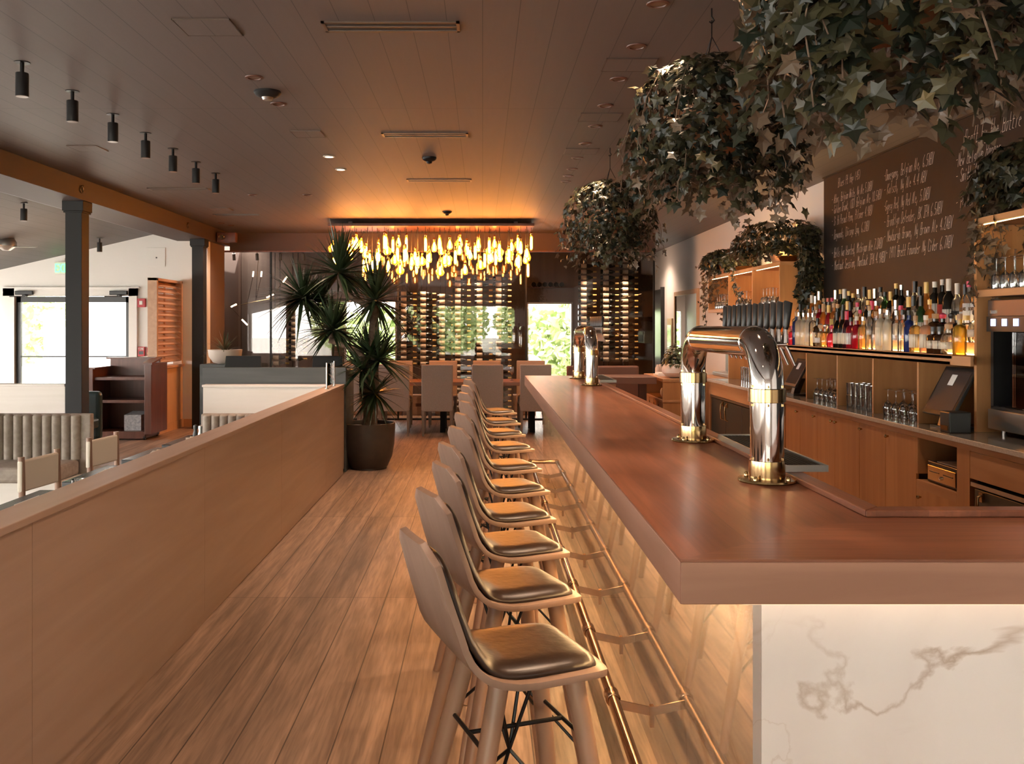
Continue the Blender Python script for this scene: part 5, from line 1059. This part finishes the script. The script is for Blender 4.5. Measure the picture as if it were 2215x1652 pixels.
rp = thing('receipt_printer', 'black receipt printer in front of the right terminal', 'printer', (3.03, 5.9, .914)); MB().box(2.98, 3.12, 6.03, 5.9, .914, 1.05).build('housing', mt['black'], rp, bevel=.008); MB().box(2.976, 2.98, 6.01, 5.92, .93, .96).build('front_cover', mt['brass'], rp)
# coffee machine and grinder on far counter
cm = thing('espresso_machine', 'steel espresso machine with grey cups on the far back counter', 'coffee machine', (3.4, 12.5, .914))
MB().box(3.25, 3.65, 12.12, 12.95, 1.25, 1.5).box(3.4, 3.65, 12.12, 12.95, .95, 1.25).box(3.22, 3.65, 12.12, 12.95, .914, .97).build('body', mt['steel'], cm, bevel=.01); MB().box(3.24, 3.25, 12.3, 12.8, 1.28, 1.42).build('panel', mt['black'], cm)
MB().lathe([(.1, 0), (.15, .2), (.14, .2), (0, .01)], 20, (3.42, 12.4, 1.5)).build('hopper', mt['ceramic'], cm, smooth=True)
for k in range(5): tag(MB().lathe([(.02, 0), (.032, .05), (.03, .05), (0, .006)], 14, (3.3, 12.2 + k * .08, 1.5)).build('coffee_cup', mt['ceramic'], None, smooth=True), f'{ORD[k]} small cup on the espresso machine top', 'cup', 'cups on the espresso machine')
S('trim_4', MB().box(3.0, 3.72, 12.06, 13.07, .86, .914).box(3.0, 3.72, 12.06, 13.07, 0, .86), mt['cab'])
# credenza at the end of the bar aisle
cr = thing('credenza', 'wood credenza with open shelf and slotted doors at aisle end', 'cabinet', (2.6, 12.8, 0))
for q in ((.87, .91), (.60, .63), (0, .06)): MB().box(2.355, 2.845, 12.095, 13.505, *q).build('board', mt['caby'], cr, bevel=.002)
for q in ((2.36, 12.1, 12.14), (2.36, 13.46, 13.5), (2.82, 12.14, 13.46)): MB().box(q[0], 2.84, q[1], q[2], 0, .87).build('side_panel', mt['cab'], cr)
for k in range(4): 
    a = 12.15 + k * .328; d = MB().box(2.365, 2.385, a, a + .315, .07, .595).build('door', mt['caby'], cr); MB().box(2.36, 2.366, a + .27, a + .29, .2, .55).build('slot_pull', mt['black'], d)
for y, lab in ((12.75, 'left small round jar on the credenza shelf'), (12.45, 'right small round jar on the credenza shelf')): tag(MB().lathe([(.03, 0), (.05, .03), (.052, .08), (.035, .115), (0, .118)], 18, (2.5, y, .63)).build('jar', mt['ceramic'], None, smooth=True), lab, 'jar', 'jars on the credenza')
fp = thing('bowl_plant', 'dark leafy plant in a rounded white bowl on the credenza', 'potted plant', (2.62, 12.3, .91))
MB().lathe([(.09, 0), (.15, .02), (.2, .07), (.205, .12), (.18, .18), (.165, .19), (.15, .17), (0, .16)], 32, (2.6, 12.35, .91)).build('bowl', mt['ceramic'], fp, smooth=True)
mb = MB(); rr_ = random.Random(4)
for i in range(420):
    d = Vector((rr_.gauss(0, 1), rr_.gauss(0, 1), abs(rr_.gauss(0, 1)))).normalized() * rr_.random() ** .4; leaf(mb, Vector((2.6 + d.x * .21, 12.35 + d.y * .21, 1.08 + d.z * .3)), d + Vector((0, 0, .3)), Vector((d.x, d.y, -.3)), .05)
mb.build('foliage', mt['smallp'], fp)
bk = thing('book_stack', 'small stack of pale papers and books on the credenza', 'books', (2.5, 12.85, .91)); MB().box(2.4, 2.62, 12.7, 13.0, .91, .935).box(2.42, 2.6, 12.72, 12.98, .935, .955).build('books', mt['paper'], bk)
for i, y in enumerate((13.2, 13.32)): tag(MB().lathe([(.035, 0), (.038, .09), (.02, .12), (.018, .14), (0, .14)], 16, (2.5 + i * .06, y, .91)).build('canister', mt['ceramic'], None, smooth=True), ['nearer', 'farther'][i] + ' pale canister behind the books on the credenza', 'canister', 'canisters on the credenza')
# mirror and small panel on the right wall
mr = thing('wall_mirror', 'framed mirror on the right wall reflecting the cellar', 'mirror', (3.7, 16.8, 1.7))
MB().box(3.68, 3.72, 15.85, 17.8, 2.17, 2.25).box(3.68, 3.72, 15.85, 17.8, .95, 1.03).box(3.68, 3.72, 15.85, 15.93, 1.03, 2.17).box(3.68, 3.72, 17.72, 17.8, 1.03, 2.17).build('frame', mt['pinez'], mr, bevel=.004)
MB().box(3.70, 3.715, 15.93, 17.72, 1.03, 2.17).build('mirror_glass', mt['mirror'], mr)
sp = thing('wall_panel', 'small framed black display panel on the right wall', 'panel', (3.7, 18.3, 1.5)); MB().box(3.69, 3.72, 18.05, 18.5, 1.1, 1.75).build('frame', mt['pinez'], sp); MB().box(3.685, 3.69, 18.1, 18.45, 1.15, 1.62).build('screen', mt['posscreen'], sp)

# ---------------------------------------------------------------- wine cellar
wbm = MB().lathe([(.0, -.13), (.034, -.13), (.036, -.12), (.036, .05), (.03, .085), (.0145, .11), (.0145, .185), (0, .185)], 14, (0, 0, 0), 'x').build('wine_bottle', mt['wineglass'], None, smooth=True, world=False)
MB().lathe([(.0366, -.085), (.0366, .012)], 14, (0, 0, 0), 'x').build('label', mt['label'], wbm, smooth='all', world=False); fo = MB().lathe([(.0152, .125), (.0156, .186), (0, .187)], 10, (0, 0, 0), 'x').build('foil', mt['foily'], wbm, smooth=True, world=False)
cols = [(602, 735, 800, 1), (641, 650, 800, 1), (878, 635, 800, 1), (920, 635, 800, 1), (961, 640, 800, 1), (995, 590, 895, 1), (1042, 590, 895, 1), (1083, 590, 895, 1), (1267, 575, 800, 1), (1315, 575, 800, 1), (1357, 550, 800, 1)]
first = True; YB = 16.35; kk = YB / 2000; rr_ = random.Random(9)
redf = mt['foilr']; foils = {}
for ci, (px, ya, yb, d) in enumerate(cols):
    x = (px - 1044) * kk; n = int((yb - ya) / 12.6); rk = thing('wine_rack', f'slim black metal wine rack, {ORD[ci]} from the left behind the glass', 'wine rack', (x, YB + .05, 0), 0, 'slim wine racks in the cellar')
    MB().box(x - .075, x - .065, YB + .045, YB + .055, 0, 2.9).box(x + .015, x + .025, YB + .045, YB + .055, 0, 2.9).build('post', mt['blackm'], rk); mb = MB()
    for i in range(n):
        z = 1.6 + (705 - ya) * kk - i * .103; o = wbm if first else copy_tree(wbm); first = False
        o.location = (x, YB, z); o.rotation_euler = (rr_.uniform(-.3, .3), 0, 0)
        tag(o, f'wine bottle, {ordw(i)} from top in the {ORD[ci]} cellar rack from left', 'wine bottle', 'wine bottles lying in the cellar racks')
        for xx in (x - .07, x + .02): mb.tube([(xx, YB + .05, z - .036), (xx, YB - .02, z - .041), (xx, YB - .045, z - .02)], .004, 6)
        o.scale = (1.02, 1.02, 1.02)
    mb.build('cradle_pins', mt['blackm'], rk)
for i in range(6):
    o = copy_tree(wbm); o.location = (.98 + i * .108, 17.9, 2.4); o.rotation_euler = (0, 0, pi / 2); tag(o, f'dark magnum bottle, {ORD[i]} from left on the shelf above the cellar door', None, 'bottles above the cellar door'); o.scale = (1.1, 1.3, 1.3)
wsf = thing('door_shelf', 'thin shelf carrying six bottles above the cellar door', 'shelf', (1.25, 17.9, 2.34)); MB().box(.86, 1.74, 17.75, 17.995, 2.335, 2.352).build('board', mt['mahog'], wsf)
for i, (x, w_, h_) in enumerate(((-2.3, .5, .34), (-1.7, .45, .5), (-1.15, .4, .36), (-.6, .5, .36), (.1, .5, .3), (.75, .4, .36), (1.3, .45, .4), (1.9, .5, .36))):
    c_ = thing('wine_crate', f'wooden wine crate on the cellar floor, {ORD[i]} from the left', 'crate', (x, 16.6, 0), 0, 'wine crates on the cellar floor'); MB().box(x - w_ / 2, x + w_ / 2, 16.55, 16.9, 0, h_).build('box', mt['crate'], c_, bevel=.004); MB().box(x - w_ / 2 + .02, x + w_ / 2 - .02, 16.54, 16.55, .03, h_ - .03).build('front_board', mt['crate'], c_); MB().box(x - .05, x + .05, 16.535, 16.54, h_ * .45, h_ * .6).build('stamp', mt['mahog'], c_)
# branching pendant modelled behind the glass in place of a lamp's reflection
bp = thing('reflected_pendant', 'brass branching pendant standing in for a lamp reflected in the glass', 'pendant light', (-4.0, 16.9, 1.95))
seg = [((-4.6, 1.95), (-4.15, 2.05)), ((-4.15, 2.05), (-3.75, 2.12)), ((-4.3, 2.02), (-4.2, 2.5)), ((-4.15, 2.05), (-4.05, 2.5)), ((-4.6, 1.95), (-4.4, 1.72)), ((-3.9, 2.1), (-3.65, 2.4)), ((-4.15, 2.05), (-4.1, 2.86))]
m = MB()
for a, b in seg: m.tube([(a[0], 16.9, a[1]), (b[0], 16.9, b[1])], .006, 6)
m.build('arms', mt['brass'], bp)
for a, b in (((-4.2, 2.5), (-4.19, 2.6)), ((-4.05, 2.5), (-4.04, 2.6)), ((-3.65, 2.4), (-3.58, 2.5)), ((-4.4, 1.72), (-4.3, 1.62)), ((-4.6, 1.95), (-4.5, 2.0)), ((-3.95, 2.12), (-3.82, 2.18))):
    MB().tube([(a[0], 16.9, a[1]), (b[0], 16.9, b[1])], .014, 8).build('glowing_tube', mt['can'], bp)
# cellar track spots light the racks
for i, x in enumerate((-4.3, -3.9, -3.5, -3.1, -2.7, -2.2, -.9, -.2, .5, 1.9, 2.5)):
    t = thing('track_spotlight', f'small white track spotlight, {ORD[i]} from the left at the top of the cellar glass', 'spotlight', (x, 15.98, 3.18), 0, 'track spotlights in the cellar')
    MB().tube([(x, 15.98, 3.18), (x, 15.98, 2.84)], .008, 8).build('stem', mt['blackm'], t); MB().tube([(x, 15.97, 2.85), (x, 16.0, 2.74)], .028, 14).build('head', mt['steel'], t, smooth=True)
    if i >= 4: light('SPOT', 'lamp', (0, .02, -.47), SPOT_W, WARM, t, rot=(radians(12), 0, 0), spot_size=radians(75), spot_blend=.6, shadow_soft_size=.03)
